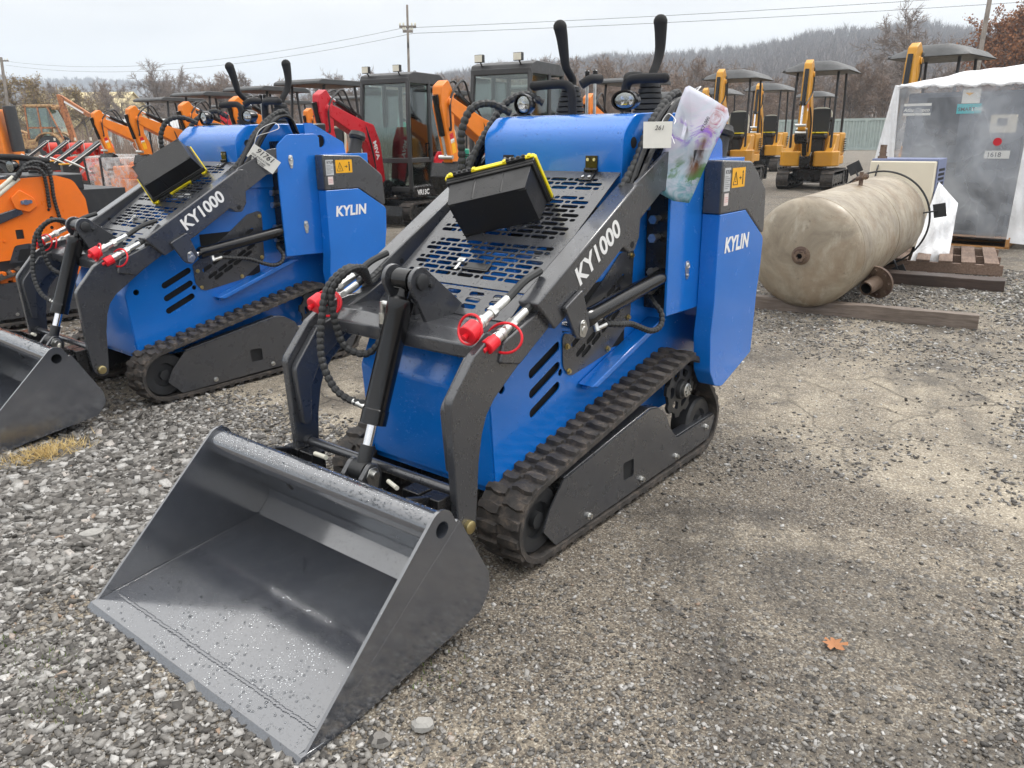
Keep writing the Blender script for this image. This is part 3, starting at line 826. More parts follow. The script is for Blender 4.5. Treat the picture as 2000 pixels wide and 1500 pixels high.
        if s < 0:
            def lab(y0, y1, z0, z1, m, nm, o=.0012):
                q = MB(); q.b2((-.5035, y0, z0), (-.5035 - o, y1, z1)); return q.build(nm, m, pc_)
            lab(-.392, -.448, 1.160, 1.250, silver, 'maker_plate'); lab(-.466, -.592, 1.170, 1.247, amber, 'warning_label'); lab(-.402, -.440, 1.105, 1.152, pinkl, 'notice_label')
            M0 = Matrix(((0, 0, -1, -.5049), (-1, 0, 0, 0), (0, 1, 0, 0), (0, 0, 0, 1)))
            def put(txt, y, z, size, m, par, nm, x=-.5049, **kw):
                MM = Matrix(((0, 0, -1, x), (-1, 0, 0, y), (0, 1, 0, z), (0, 0, 0, 1))); return obj(nm, text_mesh(txt, size, MM, **kw), m, par)
            put('KYLIN', -.400, 1.228, .020, ink, pc_, 'plate_lettering', bold=.0003)
            q = MB()
            for i in range(7): q.b2((-.5047, -.397, 1.217 - i * .0075), (-.5051, -.397 - (.046 if i % 3 else .03), 1.2154 - i * .0075))
            q.build('plate_lines', ink, pc_)
            q = MB()                                             # crush-hazard pictogram
            t0 = [(-.476, 1.182), (-.520, 1.182), (-.498, 1.232)]
            for i in range(3):
                a0, b0 = t0[i], t0[(i + 1) % 3]; q.tube([(-.5049, *a0), (-.5049, *b0)], .0016, 4)
            q.b2((-.5046, -.497, 1.198), (-.5051, -.499, 1.214)); q.b2((-.5046, -.492, 1.192), (-.5051, -.504, 1.196))
            q.b2((-.5046, -.565, 1.180), (-.5051, -.574, 1.222)); q.cyl((-.5046, -.569, 1.229), (-.5051, -.569, 1.229), .006, n=12); q.b2((-.5046, -.535, 1.205), (-.5051, -.556, 1.209)); q.b2((-.5046, -.545, 1.200), (-.5051, -.549, 1.214))
            q.build('warning_mark', ink, pc_)
            q = MB()
            for i in range(3): q.b2((-.5047, -.406, 1.136 - i * .008), (-.5051, -.436, 1.1346 - i * .008))
            q.build('notice_lines', redp, pc_)
            put('KYLIN', -.440, .915, .084, white, pod, 'maker_lettering', x=-.5032, bold=.0032, shear=.12, space=1.05)
    # model lettering on the visible arm
    d = Vector((-.242, .141)).normalized() if False else Vector((-(.506 - .262), 1.060 - .918)).normalized()
    X = Vector((0, d.x, d.y)); Y = Vector((0, -d.y * -1, 0)); Y = Vector((-1, 0, 0)).cross(X)
    Mt = basis((-.4245, .500, .898), X, Vector((0, d.y, -d.x)) if (Vector((0, d.y, -d.x)).z > 0) else Vector((0, -d.y, d.x)))
    Mt = basis((-.4242, .497, .912), X, (0, abs(d.y), abs(d.x)))
    obj('model_lettering', text_mesh('KY1000', .090, Mt, bold=.0024), white, root)
    # ---- operator station
    for x in (-.19, .19):
        k = MB(); prof = []
        for i in range(6):
            z = i * .0205; r = .066 - i * .0052; prof += [(z, r), (z + .0145, r * .97), (z + .016, r * .78)]
        prof += [(.126, .022), (.130, 0)]
        k.lathe([(0, 0), (0, .066)] + prof, (x, -.335, 1.455), (0, 0, 1), 24); bt = k.build('lever_boot', rubber, root)
        k = MB()
        if x < 0: hose(k, [(x, -.335, 1.555), (x - .005, -.345, 1.60), (x - .012, -.385, 1.635), (x - .006, -.405, 1.68), (x - .002, -.405, 1.74), (x - .002, -.402, 1.79)], [1], n=12) if False else None
        pts = smooth_path([(x, -.335, 1.55), (x, -.350, 1.60), (x, -.385 if x < 0 else -.30, 1.65), (x, -.405 if x < 0 else -.285, 1.70), (x, -.405 if x < 0 else -.27, 1.76), (x, -.40 if x < 0 else -.255, 1.80)], 5)
        rs = [.0165 + (.0095 * min(1, max(0, (i / (len(pts) - 1) - .38) / .55))) for i in range(len(pts))]
        k.tube(pts, rs, 14); k.sphere(pts[-1], rs[-1] * 1.08, n=14); k.build('joystick', foam, bt)
        s = 1 if x > 0 else -1
        k = MB()
        pts = [(.135, -.27, 1.462), (.138, -.27, 1.54), (.155, -.265, 1.574), (.20, -.255, 1.582), (.32, -.25, 1.579)]
        hose(k, [(p[0] * s if s > 0 else -p[0] + .02, p[1], p[2] + (0 if s > 0 else .004)) for p in pts], .0185, n=12)
        k.sphere((.322 * s - (0 if s > 0 else -.0), -.25, 1.581), .0188, n=12) if s > 0 else k.sphere((-.30, -.25, 1.583), .0188, n=12)
        hose(k, [(.06 * s + (0 if s > 0 else -.07), -.36, 1.60), (.06 * s + (0 if s > 0 else -.06), -.29, 1.596), (.085 * s + (.0 if s > 0 else -.05), -.26, 1.575)], .0185, n=12)
        k.build('grab_handle', foam, root)
    k = MB()
    for x in (.182, .142): k.nx(); k.cyl((x, -.45, 1.455), (x, -.45, 1.60), .0065)
    k.build('spool_lever', zinc, root); lv = root
    k = MB()
    for x in (.182, .142): k.nx(); k.lathe([(0, 0), (0, .0085), (.045, .0105), (.05, .006), (.05, 0)], (x, -.45, 1.595), (0, 0, 1), 12)
    k.build('lever_knob', gloss, lv)
    k = MB(); k.b2((-.27, -.60, 1.34), (.27, -.42, 1.462)); k.build('control_console', blackm, root, bevel=.01)
    for x in (-.234, .240):
        k = MB(); k.lathe([(-.05, 0), (-.05, .02), (-.03, .038), (0, .042), (.012, .042), (.012, .036)], (x, -.075, 1.500), (0, 1, -.05), 24)
        if x < 0:
            k.v = [(x + (p[0] - x) * 1.28, p[1], 1.5 + (p[2] - 1.5) * .88) for p in k.v]
        k.tube([(x, -.10, 1.458), (x, -.10, 1.475)], .012, 8)
        wl = k.build('work_light', gloss, root)
        k = MB(); sx = 1.28 if x < 0 else 1
        prof = [(.0, .034), (.004, .034), (.010, .02), (.011, 0)]; k.lathe(prof, (x, -.072, 1.5), (0, 1, -.05), 24)
        k.v = [(x + (p[0] - x) * sx, p[1], 1.5 + (p[2] - 1.5) * (.88 if x < 0 else 1)) for p in k.v]; k.build('lens', lens, wl)
        k = MB()
        for dx in ((-.018, .018) if x < 0 else (0,)): k.nx(); k.lathe([(-.012, .004), (0, .017 if x < 0 else .028)], (x + dx, -.072, 1.5), (0, 1, -.05), 16)
        k.build('reflector', chrome, wl)
    k = MB(); k.lathe([(0, 0), (0, .046), (.02, .040), (.095, .040), (.10, .052), (.118, .056), (.13, .050), (.145, .045), (.150, 0)], (-.28, -.80, 1.27), (-.0, -.30, .95), 24); k.build('air_intake', blackpl, root)
    k = MB(); k.b2((-.30, -.82, 1.12), (-.24, -.74, 1.28)); k.build('intake_bracket', blue, root)
    # hoses that loop from the hood into the arms
    k = MB()
    hose(k, [(.385, .16, 1.20), (.39, .145, 1.29), (.385, .145, 1.40), (.37, .10, 1.485), (.34, .02, 1.505), (.30, -.06, 1.47)], .0155, rib=True)
    k.nx(); hose(k, [(.365, .17, 1.20), (.37, .08, 1.32), (.375, -.02, 1.42), (.37, -.11, 1.505), (.33, -.20, 1.545), (.27, -.25, 1.51)], .0155, rib=True)
    k.nx(); hose(k, [(.40, .16, 1.20), (.40, .10, 1.27), (.39, .02, 1.345), (.37, -.06, 1.39), (.30, -.10, 1.42)], .0155, rib=True)
    k.nx(); hose(k, [(-.365, .15, 1.20), (-.37, .06, 1.295), (-.37, -.015, 1.40), (-.372, -.12, 1.485), (-.372, -.215, 1.525), (-.36, -.27, 1.48)], .0155, rib=True)
    k.build('ribbed_hose', rubber, root)
    k = MB()
    for dx, dy in ((-.385, .03), (-.400, .0), (-.375, -.03)):
        k.nx(); hose(k, [(dx, .13 + dy * .3, 1.18), (dx, .03 + dy, 1.30), (dx, -.06 + dy, 1.41), (dx + .005, -.17 + dy * .6, 1.49), (dx + .01, -.25, 1.49), (dx + .03, -.31, 1.40)], .012)
        k.nx(); hose(k, [(-dx, .13, 1.18), (-dx, .02 + dy, 1.30), (-dx, -.07 + dy, 1.40), (-dx - .02, -.18, 1.46), (-dx - .06, -.25, 1.45)], .012)
    k.build('smooth_hose', gloss, root)
    # plumbing visible in the gap behind the arm
    k = MB()
    for z in (.80, .87, 1.0, 1.07): k.nx(); k.cyl((-.36, -.10, z), (-.36, -.16, z + .005), .012, n=8); k.cyl((-.36, -.09, z), (-.36, -.11, z), .018, n=6)
    k.build('gland_fitting', zinc, root)
    return root
# ------------------------------------------------------------------ the two blue loaders and what lies on them
L2 = Matrix.Translation((2.598, -.139, 0)) @ Matrix.Rotation(R(-1.2), 4, 'Z')
GRP = 'blue compact track loaders'
loader = make_loader('track_loader', 'blue stand-on track loader in the foreground, printed plastic sleeve hung on its hoses', 'track loader', GRP)
l2 = copy_tree(loader)
l2.matrix_world = L2
tag(l2, 'blue stand-on track loader behind the foremost one, white handwritten tag on its hoses')

def toolbox(M, label):
    root = thing('toolbox', label, 'toolbox', (0, 0, 0), 0, 'black and yellow toolboxes on the loaders')
    root.matrix_world = M
    L, H, D = .345, .19, .125
    k = MB(); n = []
    def ring(y, sx, sz): return [(-L / 2 * sx, y, -H / 2 * sz), (L / 2 * sx, y, -H / 2 * sz), (L / 2 * sx, y, H / 2 * sz), (-L / 2 * sx, y, H / 2 * sz)]
    vs = ring(.0, .94, .90) + ring(D, .86, .80)
    k.add(vs, [(0, 1, 2, 3), (7, 6, 5, 4), (0, 4, 5, 1), (1, 5, 6, 2), (2, 6, 7, 3), (3, 7, 4, 0)])
    for sz in (-1, 1):                                     # moulded ribs on the long sides
        for x in (-.055, .055):
            k.add([(x - .004, .012, sz * H / 2 * .885), (x + .004, .012, sz * H / 2 * .885), (x + .004, D * .95, sz * H / 2 * .80), (x - .004, D * .95, sz * H / 2 * .80),
                   (x - .002, .012, sz * (H / 2 * .885 + .0025)), (x + .002, .012, sz * (H / 2 * .885 + .0025)), (x + .002, D * .95, sz * (H / 2 * .80 + .0025)), (x - .002, D * .95, sz * (H / 2 * .80 + .0025))],
                  [(4, 5, 6, 7), (0, 1, 5, 4), (1, 2, 6, 5), (2, 3, 7, 6), (3, 0, 4, 7)])
    for sx in (-1, 1):
        for sz in (-1, 1): k.box((sx * L * .40, D + .001, sz * H * .36), (.03, .003, .004)); k.box((sx * L * .412, D + .001, sz * H * .34), (.004, .003, .02))
    me = k.mesh('tub'); recalc(me); tub = obj('tub', me, blackpl, root, bevel=.006, seg=3)
    k = MB(); k.box((0, -.004, 0), (L, .022, H)); k.box((0, .012, 0), (L * .985, .012, H * .97)); rim = k.build('rim', blackpl, root, bevel=.004)
    k = MB(); k.box((0, -.026, 0), (L * 1.0, .022, H * 1.0)); k.box((0, -.042, 0), (L * .9, .014, H * .86)); k.build('lid', yelpl, root, bevel=.006, seg=3)
    k = MB(); y2 = MB()
    for sz in (-1, 1):
        for x in (-.105, .105):
            k.nx(); k.box((x, -.012, sz * (H / 2 + .006)), (.072, .016, .012))
            for j in range(4): k.cyl((x - .03 + j * .02 - .006, -.014, sz * (H / 2 + .012)), (x - .03 + j * .02 + .006, -.014, sz * (H / 2 + .012)), .006, n=10)
        y2.box((0, -.016, sz * (H / 2 + .004)), (L * .99, .018, .007))
        for x in (-.155, -.06, .06, .155): y2.box((x, -.016, sz * (H / 2 + .008)), (.012, .016, .009))
    for sx in (-1, 1): y2.box((sx * (L / 2 + .003), -.016, 0), (.007, .018, H))
    k.build('clasp', blackpl, root, bevel=.002); y2.build('lid_edge', yelpl, root, bevel=.002)
    return root
P0 = Vector((.151, .430, 1.017)); P1 = Vector((-.155, .321, 1.089))
n_ = Vector((0, GS[0], GS[1])); X_ = (P0 - P1).normalized(); X_ = (X_ - n_ * X_.dot(n_)).normalized(); S_ = n_.cross(X_)
Mb = basis((P0 + P1) / 2 - S_ * .125 + n_ * .088 , X_, S_)
toolbox(Mb @ Matrix.Rotation(R(-4), 4, 'X'), 'black plastic toolbox with yellow lid lying on its side on the foremost loader')
e_ = Vector((-.438, -.748, .4985)); w_ = Vector((.715, -.02, .70)); d_ = e_.cross(w_)
E1 = Vector((.022, .417, 1.025)); E2 = Vector((-.122, .171, 1.189))
Mb = basis((E1 + E2) / 2 + w_ * .095 + d_ * .03, -e_, d_)
toolbox(L2 @ Mb, 'black plastic toolbox with yellow lid face down on the second loader, bottom up')

# paper tags and the plastic sleeve
def tied_tag(name, label, M, w, h, lines, tie):
    root = thing(name, label, 'tag')
    root.matrix_world = M
    k = MB(); nx, ny = 8, 6; vs = []
    for i in range(nx + 1):
        for j in range(ny + 1):
            u, v = i / nx - .5, j / ny - .5; vs.append((u * w * (1 + .03 * v), v * h, .003 * math.sin(u * 3.0)))
    k.add(vs, [(i * (ny + 1) + j, (i + 1) * (ny + 1) + j, (i + 1) * (ny + 1) + j + 1, i * (ny + 1) + j + 1) for i in range(nx) for j in range(ny)])
    k.build('card', paper, root)
    for t, x, y, s, b in lines:
        obj('handwriting', text_mesh(t, s, Matrix.Translation((x, y, .0058)), bold=b, shear=.25, depth=.0004), ink, root)
    k = MB(); hose(k, tie, .0016, n=6); k.build('tie_wire', white, root)
    return root
def face(o, X, Y): return basis(o, X, Y)
cx = Vector((.781, .625, 0)); 
a_, b_, c_, f_ = Vector((-.42, .003, 1.346)), Vector((-.42, -.124, 1.241)), Vector((-.43, -.055, 1.177)), Vector((-.40, .067, 1.298))
cen = (a_ + b_ + c_ + f_) / 4
Mt2 = L2 @ face(cen + Vector((-.02, .012, 0)), (b_ - a_) + Vector((-.05, 0, 0)), (a_ - f_) + Vector((-.01, 0, 0)))
tied_tag('paper_tag', 'white paper tag with handwritten number 91761 hanging on the second loader', Mt2, .172, .082,
         [('91761', -.060, .006, .044, .0004), ('2025 KYLIN KY1000', -.072, -.014, .0135, .0002), ('Mini Skid Loader', -.060, -.028, .0125, .0002), ('S/N 251020', -.03, -.039, .0105, .0002)],
         [(-.08, .03, .001), (-.10, .08, .03), (-.06, .14, .05), (-.03, .19, .04), (-.06, .20, .0), (-.10, .12, -.01), (-.083, .03, .001)])
Mt1 = face(Vector((-.445, .055, 1.378)), (-.781, -.58, 0), (0.01, .01, 1))
tied_tag('paper_tag', 'small white paper tag with faint digits tied to the hoses of the foremost loader', Mt1, .098, .088,
         [('261', -.012, .016, .022, .0)],
         [(.055, .035, .001), (.062, .05, -.02), (.04, .07, -.05), (.02, .03, -.06), (.05, .0, -.03), (.06, -.03, .001)])

def sleeve():
    k = NT('printed_sheet'); v = k.co(); n1 = k.noise(7, 5, .6, v, 1.0); n2 = k.noise(13, 6, .65, v, 2.0); n3 = k.noise(10, 4, .6, v, .7)
    sp = k.n('ShaderNodeSeparateXYZ'); k.l(v, sp.inputs[0]); X, Y = sp.outputs['X'], sp.outputs['Y']
    c = k.ramp(n1, [(.30, (.36, .50, .70)), (.45, (.62, .66, .76)), (.58, (.70, .66, .78)), (.75, (.52, .40, .72))])
    low = k.ramp(k.math('ADD', k.math('MULTIPLY', Y, 1.0), .30), [(.13, 1), (.36, 0)])
    c = k.mix(k.math('MULTIPLY', low, k.ramp(n2, [(.30, .25), (.6, 1)])), c, (.06, .30, .36))
    grn = k.math('MULTIPLY', k.ramp(k.math('ABSOLUTE', k.math('ADD', Y, .085)), [(.02, 1), (.07, 0)]), k.ramp(n3, [(.5, 0), (.56, 1)])); c = k.mix(grn, c, (.07, .20, .06))
    band = k.ramp(k.math('ABSOLUTE', k.math('SUBTRACT', X, k.math('ADD', .028, k.math('MULTIPLY', Y, .42)))), [(.010, 1), (.034, 0)])
    brown = k.math('MULTIPLY', band, k.math('MULTIPLY', k.ramp(n3, [(.40, .2), (.55, 1)]), k.ramp(k.math('ABSOLUTE', k.math('ADD', Y, .02)), [(.05, 1), (.085, 0)])))
    c = k.mix(brown, c, (.17, .075, .04))
    redb = k.math('MULTIPLY', band, k.math('MULTIPLY', k.ramp(n2, [(.40, 0), (.50, .9)]), k.ramp(k.math('ABSOLUTE', k.math('SUBTRACT', Y, .105)), [(.03, 1), (.06, 0)]))); c = k.mix(redb, c, (.40, .10, .10))
    vio = k.math('MULTIPLY', k.ramp(k.math('ABSOLUTE', k.math('SUBTRACT', Y, .06)), [(.02, 1), (.06, 0)]), k.ramp(n2, [(.47, 0), (.58, .9)])); c = k.mix(vio, c, (.26, .10, .62))
    k.set(Base_Color=c, Roughness=.2, Coat_Weight=.5, Coat_Roughness=.06, Normal=k.bump(n1, .15, .02)); return k.m
sleevem = sleeve()
root = thing('document_sleeve', 'clear plastic sleeve holding a rain-smeared colour printout, hung from the loader hoses', 'document sleeve')
CP = Vector((-1.835, 2.616, 1.389)); cen = Vector((-.505, -.110, 1.325)); vw = (CP - cen).normalized(); rx = Vector((0, 0, 1)).cross(vw).normalized(); rx = (rx + vw * .05).normalized()
root.matrix_world = basis(cen, rx, (0, 0, 1))
# outline (metres across / up) as the sheet hangs: top corner, right edge, bottom tip, left corner
OL = [(-.012, .190), (.052, .150), (.092, .122), (.098, .095), (.060, .0), (.010, -.150), (.004, -.165), (-.040, -.158), (-.108, -.118), (-.104, -.100), (-.062, .05), (-.034, .150), (-.022, .185)]
k = MB(); OL = rp([(x * 1.30 - .012, y * 1.14) for x, y in OL], .004, 3); nr = 9; vs = [(0, 0, .012)]; n = len(OL)
for q in range(1, nr + 1):
    for (x, y) in OL:
        f = q / nr; X_, Y_ = x * f, y * f; vs.append((X_, Y_, .010 * math.sin(X_ * 26 + Y_ * 9) + .004 * math.sin(Y_ * 45 - X_ * 22) + .010 * math.cos(X_ * 16)))
fs = [(0, 1 + i, 1 + (i + 1) % n) for i in range(n)]
for q in range(nr - 1):
    for i in range(n): fs.append((1 + q * n + i, 1 + (q + 1) * n + i, 1 + (q + 1) * n + (i + 1) % n, 1 + q * n + (i + 1) % n))
k.add(vs, fs); o = k.build('printed_sheet', sleevem, root, angle=80); sm = o.modifiers.new('thick', 'SOLIDIFY'); sm.thickness = .0012
k = MB(); hose(k, [(-.008, .18, .012), (-.0, .20, .0), (.01, .215, -.03), (-.02, .20, -.04), (-.015, .18, .0)], .0016, n=6); k.build('tie_wire', white, root)
Mq = Matrix.Translation((.028, .062, .030)) @ Matrix.Rotation(R(64), 4, 'Z'); obj('sheet_print', text_mesh('KY1000', .016, Mq, bold=.0002), ink, root)

# ------------------------------------------------------------------ third loader: orange, at the end of the row
def make_orange_loader():
    root = thing('track_loader', 'bright orange track loader with rounded side plate, beyond the second blue loader', 'track loader', (5.25, -.25, 0), R(-1.8), None)
    out = rp([(.62, 1.10), (.12, 1.118), (-.0, 1.08), (-.07, .93), (-.075, .80), (.0, .45), (.30, .47), (.40, .52), (1.1, .50), (1.1, .95), (.70, 1.0)], [0, .05, .09, .10, .03, .02, .02, .05, 0, 0, .05])
    for s in (-1, 1):
        me = holed('side_plate', out, [rp([(.475, .735), (.42, .735), (.42, .665), (.475, .665)], .006), circ((.215, .865), .012), circ((.205, .80), .016), circ((.215, .73), .014)], .012, sideM(.40 * s))
        sp = obj('side_plate', me, orange, root)
        k = MB()
        for y, z in ((.30, .90), (.27, .75), (.56, .66), (.10, .60)): k.nx(); hexbolt(k, (.406 * s, y, z), (s, 0, 0), .008, .008)
        k.build('bolt', orange, sp)
        k = MB(); k.prism(rp([(.56, .49), (.50, .62), (.38, .63), (.33, .50)], [0, .04, .04, 0]), .409 * s, .4065 * s); k.build('bracket', grey, sp)
        k = MB(); k.prism(rp([(.50, .505), (.47, .59), (.39, .59), (.37, .505)], [0, .02, .02, 0]), .4105 * s, .4095 * s); k.build('opening', inner_shade, sp)
        k = MB(); k.prism(rp([(.47, .97), (.40, 1.03), (.31, .96), (.30, .90), (.36, .86), (.45, .89)], .03), .43 * s, .407 * s); lg = k.build('lug', orange, root, bevel=.003)
        k = MB(); k.cyl((.43 * s, .375, .935), (.445 * s, .375, .935), .02); k.prism(rp([(.41, .95), (.33, .95), (.33, .925), (.41, .92)], .01), .437 * s, .4305 * s); k.build('lock_plate', zinc, lg)
        k = MB(); k.prism(rp([(1.1, .72), (.42, .90), (.40, .85), (1.1, .60)], .01), .425 * s, .36 * s); k.build('boom_arm', grey, root, bevel=.006)
        k = MB()
        for o in (0, .035): k.nx(); k.cyl((.40 * s, .95 + o, .70 + o * .6), (.40 * s, .38 + o, 1.11 + o * .3), .016, n=12)
        k.build('hard_line', offw, root)
        k = MB(); cc = [(.0, .40, .15), (.9, .20, .15), (-.35, .17, .15)]
        belt(k, cc, -.50, -.32, seed=5)
        if s > 0: k = flip(k)
        me = k.mesh('track'); recalc(me); tr = obj('track', me, trk, root)
        pf = rp([(.95, .10), (.60, .09), (-.30, .09), (-.35, .18), (-.1, .36), (.95, .36)], .02)
        obj('frame_plate', holed('frame_plate', pf, [rp([(.50, .27), (.42, .27), (.42, .19), (.50, .19)], .01)], .01, sideM(.485 * s)), grey, tr)
        k = MB(); k.b2((.478 * s, .55, .15), (.474 * s, .36, .30)); k.build('frame_window', inner_shade, tr)
        k = MB()
        for y in (.60, .30, .05): k.nx(); hexbolt(k, (.49 * s, y, .12), (s, 0, 0), .009, .012)
        k.build('bolt', zinc, tr)
        k = MB(); k.prism([(1.0, .375), (-.02, .375), (-.02, .42), (1.0, .42)] if True else 0, .46 * s, .34 * s)
        for i in range(12): k.b2((.465 * s, 1.0 - i * .085, .36), (.345 * s, .95 - i * .085, .44))
        k.build('toothed_rail', orange, tr)
        k = MB()
        hose(k, [(.415 * s, .39, 1.12), (.42 * s, .33, 1.20), (.42 * s, .25, 1.225), (.415 * s, .18, 1.19), (.41 * s, .16, 1.10), (.415 * s, .165, .95), (.415 * s, .15, .80), (.40 * s, .13, .74)], .014, rib=True)
        k.nx(); hose(k, [(.42 * s, .42, 1.10), (.43 * s, .36, 1.17), (.43 * s, .28, 1.185), (.43 * s, .22, 1.15), (.42 * s, .205, 1.05), (.415 * s, .21, .88)], .014, rib=True)
        k.build('ribbed_hose', rubber, root)
        k = MB(); k.cyl((.41 * s, .20, .60), (.42 * s, .05, .60), .012); k.nx(); k.cyl((.41 * s, .24, .585), (.43 * s, .10, .57), .014); k.nx(); k.cyl((.40 * s, .13, .745), (.42 * s, .14, .77), .014); k.build('fitting', brass, root)
    k = MB(); k.b2((-.393, -.40, .30), (.393, 1.0, 1.0)); k.build('hull', darkg, root)
    k = MB(); k.prism([(1.1, .98), (.45, 1.10), (.44, 1.13), (1.1, 1.02)], -.37, .37); k.build('top_cover', grey, root)
    k = MB()
    for x in (-.30, -.1): k.nx(); k.lathe([(0, .05), (.02, .052), (.025, .04), (.045, .044), (.05, .034), (.07, .038), (.075, .028), (.10, .02), (.10, 0)], (x, .15, 1.13), (0, 0, 1), 20)
    k.build('lever_boot', rubber, root)
    k = MB(); hose(k, [(-.35, .60, 1.27), (-.35, .35, 1.26), (-.34, .20, 1.235), (-.30, .12, 1.23)], .022, n=12); k.build('grab_handle', foam, root)
    k = MB(); k.lathe([(-.05, 0), (-.05, .02), (-.03, .042), (0, .046), (.012, .044)], (-.36, .40, 1.195), (-.3, 1, 0), 20); wl = k.build('work_light', gloss, root)
    k = MB(); k.lathe([(0.013, .040), (.015, 0)], (-.36, .40, 1.195), (-.3, 1, 0), 20); k.build('lens', lens, wl)
    k = MB(); k.b2((-.35, -.1, 1.0), (.35, .3, 1.125)); k.build('console', darkg, root, bevel=.01)
    return root
make_orange_loader()
# ------------------------------------------------------------------ mini excavators
# local frame: +x is the way the house faces, z up
def make_excavator(name, label, cat, loc, rz, paintm, group, cab=False, swing=-36, canopy='flat', pose='reach', stripe=None, scale=1.0, house_m=None, letters=None, code=None):
    root = thing(name, label, cat, loc, rz, group); root.scale = (scale,) * 3
    for s in (-1, 1):
        k = MB(); belt(k, [(-.55, .19, .18), (.60, .19, .18)][0:2], -.55, -.31, th=.02, lug=.02, seed=2) if False else None
        P = [(-.56 - .17 * math.sin(t), .19 - .17 * math.cos(t)) for t in np.linspace(0, math.pi, 9)] + [(.62 + .17 * math.sin(t), .19 + .17 * math.cos(t)) for t in np.linspace(0, math.pi, 9)]
        q = [(-.56 - .14 * math.sin(t), .19 - .14 * math.cos(t)) for t in np.linspace(0, math.pi, 9)] + [(.62 + .14 * math.sin(t), .19 + .14 * math.cos(t)) for t in np.linspace(0, math.pi, 9)]
        n = len(P); vs = []
        for a, b in zip(P, q):
            for y, p in ((.30, a), (.53, a), (.53, b), (.30, b)): vs.append((p[0], y * s, p[1]))
        fs = []
        for i in range(n):
            for c in range(4): fs.append((i * 4 + c, i * 4 + (c + 1) % 4, ((i + 1) % n) * 4 + (c + 1) % 4, ((i + 1) % n) * 4 + c))
        k.add(vs, fs)
        # tread bars
        for i in range(26):
            L = 2 * 1.18 + 2 * math.pi * .17; d = L * i / 26
            if d < 1.18: x, z, a = -.56 + d, .36, 0
            elif d < 1.18 + math.pi * .17: t = (d - 1.18) / .17; x, z, a = .62 + .17 * math.sin(t), .19 + .17 * math.cos(t), t
            elif d < 2 * 1.18 + math.pi * .17: x, z, a = .62 - (d - 1.18 - math.pi * .17), .02, math.pi
            else: t = (d - 2 * 1.18 - math.pi * .17) / .17 + math.pi; x, z, a = -.56 + .17 * math.sin(t), .19 + .17 * math.cos(t), t
            rot = Matrix.Rotation(a, 3, 'Y'); k.box((x, .415 * s, z), (.04, .22, .03), rot=rot)
        me = k.mesh('track'); recalc(me); tr = obj('track', me, trk, root)
        k = MB(); k.b2((-.52, .33 * s, .10), (.58, .50 * s, .27))
        for x in (-.56, .62): k.cyl((x, .33 * s, .19), (x, .51 * s, .19), .125)
        for x in (-.3, 0, .3): k.cyl((x, .33 * s, .10), (x, .49 * s, .10), .05)
        k.build('track_frame', blackm, tr, bevel=.006)
    k = MB(); k.b2((-.35, -.30, .16), (.40, .30, .38)); k.cyl((0, 0, .36), (0, 0, .46), .26); k.build('undercarriage', blackm, root, bevel=.01)
    BL = -1 if pose == 'fold' else 1
    k = MB(Matrix.Scale(BL, 4, (1, 0, 0))); k.prism(rp([(.90, .03), (.97, .06), (.985, .18), (.965, .33), (.945, .33), (.955, .18), (.94, .07)], .01), -.53, .53, 'y'); k.b2((.35, -.22, .15), (.95, -.12, .22)); k.b2((.35, .12, .15), (.95, .22, .22)); me = k.mesh('blade'); recalc(me); obj('blade', me, blackm, root)
    if pose == 'fold':
        for s in (-1, 1):
            k = MB(); k.prism(rp([(.30, .12 * s), (.74, .12 * s), (.70, .46 * s), (.50, .55 * s), (.20, .53 * s)], .05), .44, .72, 'z'); me = k.mesh('front_skirt'); recalc(me); obj('front_skirt', me, paintm, root, bevel=.02)
    hm = house_m or paintm
    plan = rp([(.60, .44), (-.35, .50), (-.66, .30), (-.66, -.30), (-.35, -.50), (.60, -.46)], [.08, .15, .22, .22, .15, .08])
    k = MB(); k.prism(plan, .46, .62, 'z'); k.build('house_base', blackm if cab else hm, root, bevel=.015)
    plan2 = rp([(-.10, .44), (-.36, .50), (-.68, .30), (-.68, -.30), (-.36, -.50), (-.05, -.46)], [.04, .15, .22, .22, .15, .04])
    k = MB(); k.prism(plan2, .622, 1.06, 'z'); hs = k.build('engine_cover', hm, root, bevel=.03, seg=3)
    k = MB()
    for i in range(6): k.b2((-.20 - .0, -.505, .70 + i * .045), (-.42, -.496, .72 + i * .045)); pass
    k.nx()
    for i in range(6): k.b2((-.20, .496, .70 + i * .045), (-.42, .505, .72 + i * .045))
    k.build('vent_slot', inner_shade, hs)
    if not cab:
        for s in (-1, 1):
            k = MB(); k.prism(rp([(.10, .62), (.56, .62), (.60, .70), (.40, .86), (.30, 1.02), (.02, 1.04)], .05), .30 * s, .455 * s, 'y'); k.build('side_console', hm, root, bevel=.02)
        k = MB(); k.b2((.15, -.29, .622), (.58, .29, .640)); k.build('floor_mat', darkg, root)
    k = MB(); k.prism(rp([(-.20, .95), (.22, .95), (.24, 1.03), (-.20, 1.05)], .03), -.20, .20, 'y'); k.b2((-.05, -.17, .64), (.18, .17, .95)); seat = k.build('seat', seatm, root, bevel=.02, seg=3)
    k = MB(); k.prism(rp([(-.22, 1.03), (-.14, 1.05), (-.20, 1.52), (-.27, 1.50)], .03), -.19, .19, 'y'); k.build('backrest', seatm, seat, bevel=.02)
    if not cab:
        k = MB(); k.tube(smooth_path([(-.17, -.22, 1.02), (-.22, -.22, 1.36), (-.25, -.15, 1.50), (-.26, 0, 1.53), (-.25, .15, 1.50), (-.22, .22, 1.36), (-.17, .22, 1.02)], 5), .020, 8); k.build('seat_frame', offw, seat)
        if pose == 'fold':
            k = MB(); k.b2((-.10, -.19, 1.05), (.20, .19, 1.075)); k.build('seat_pad', yelpl, seat, bevel=.01)
    k = MB()
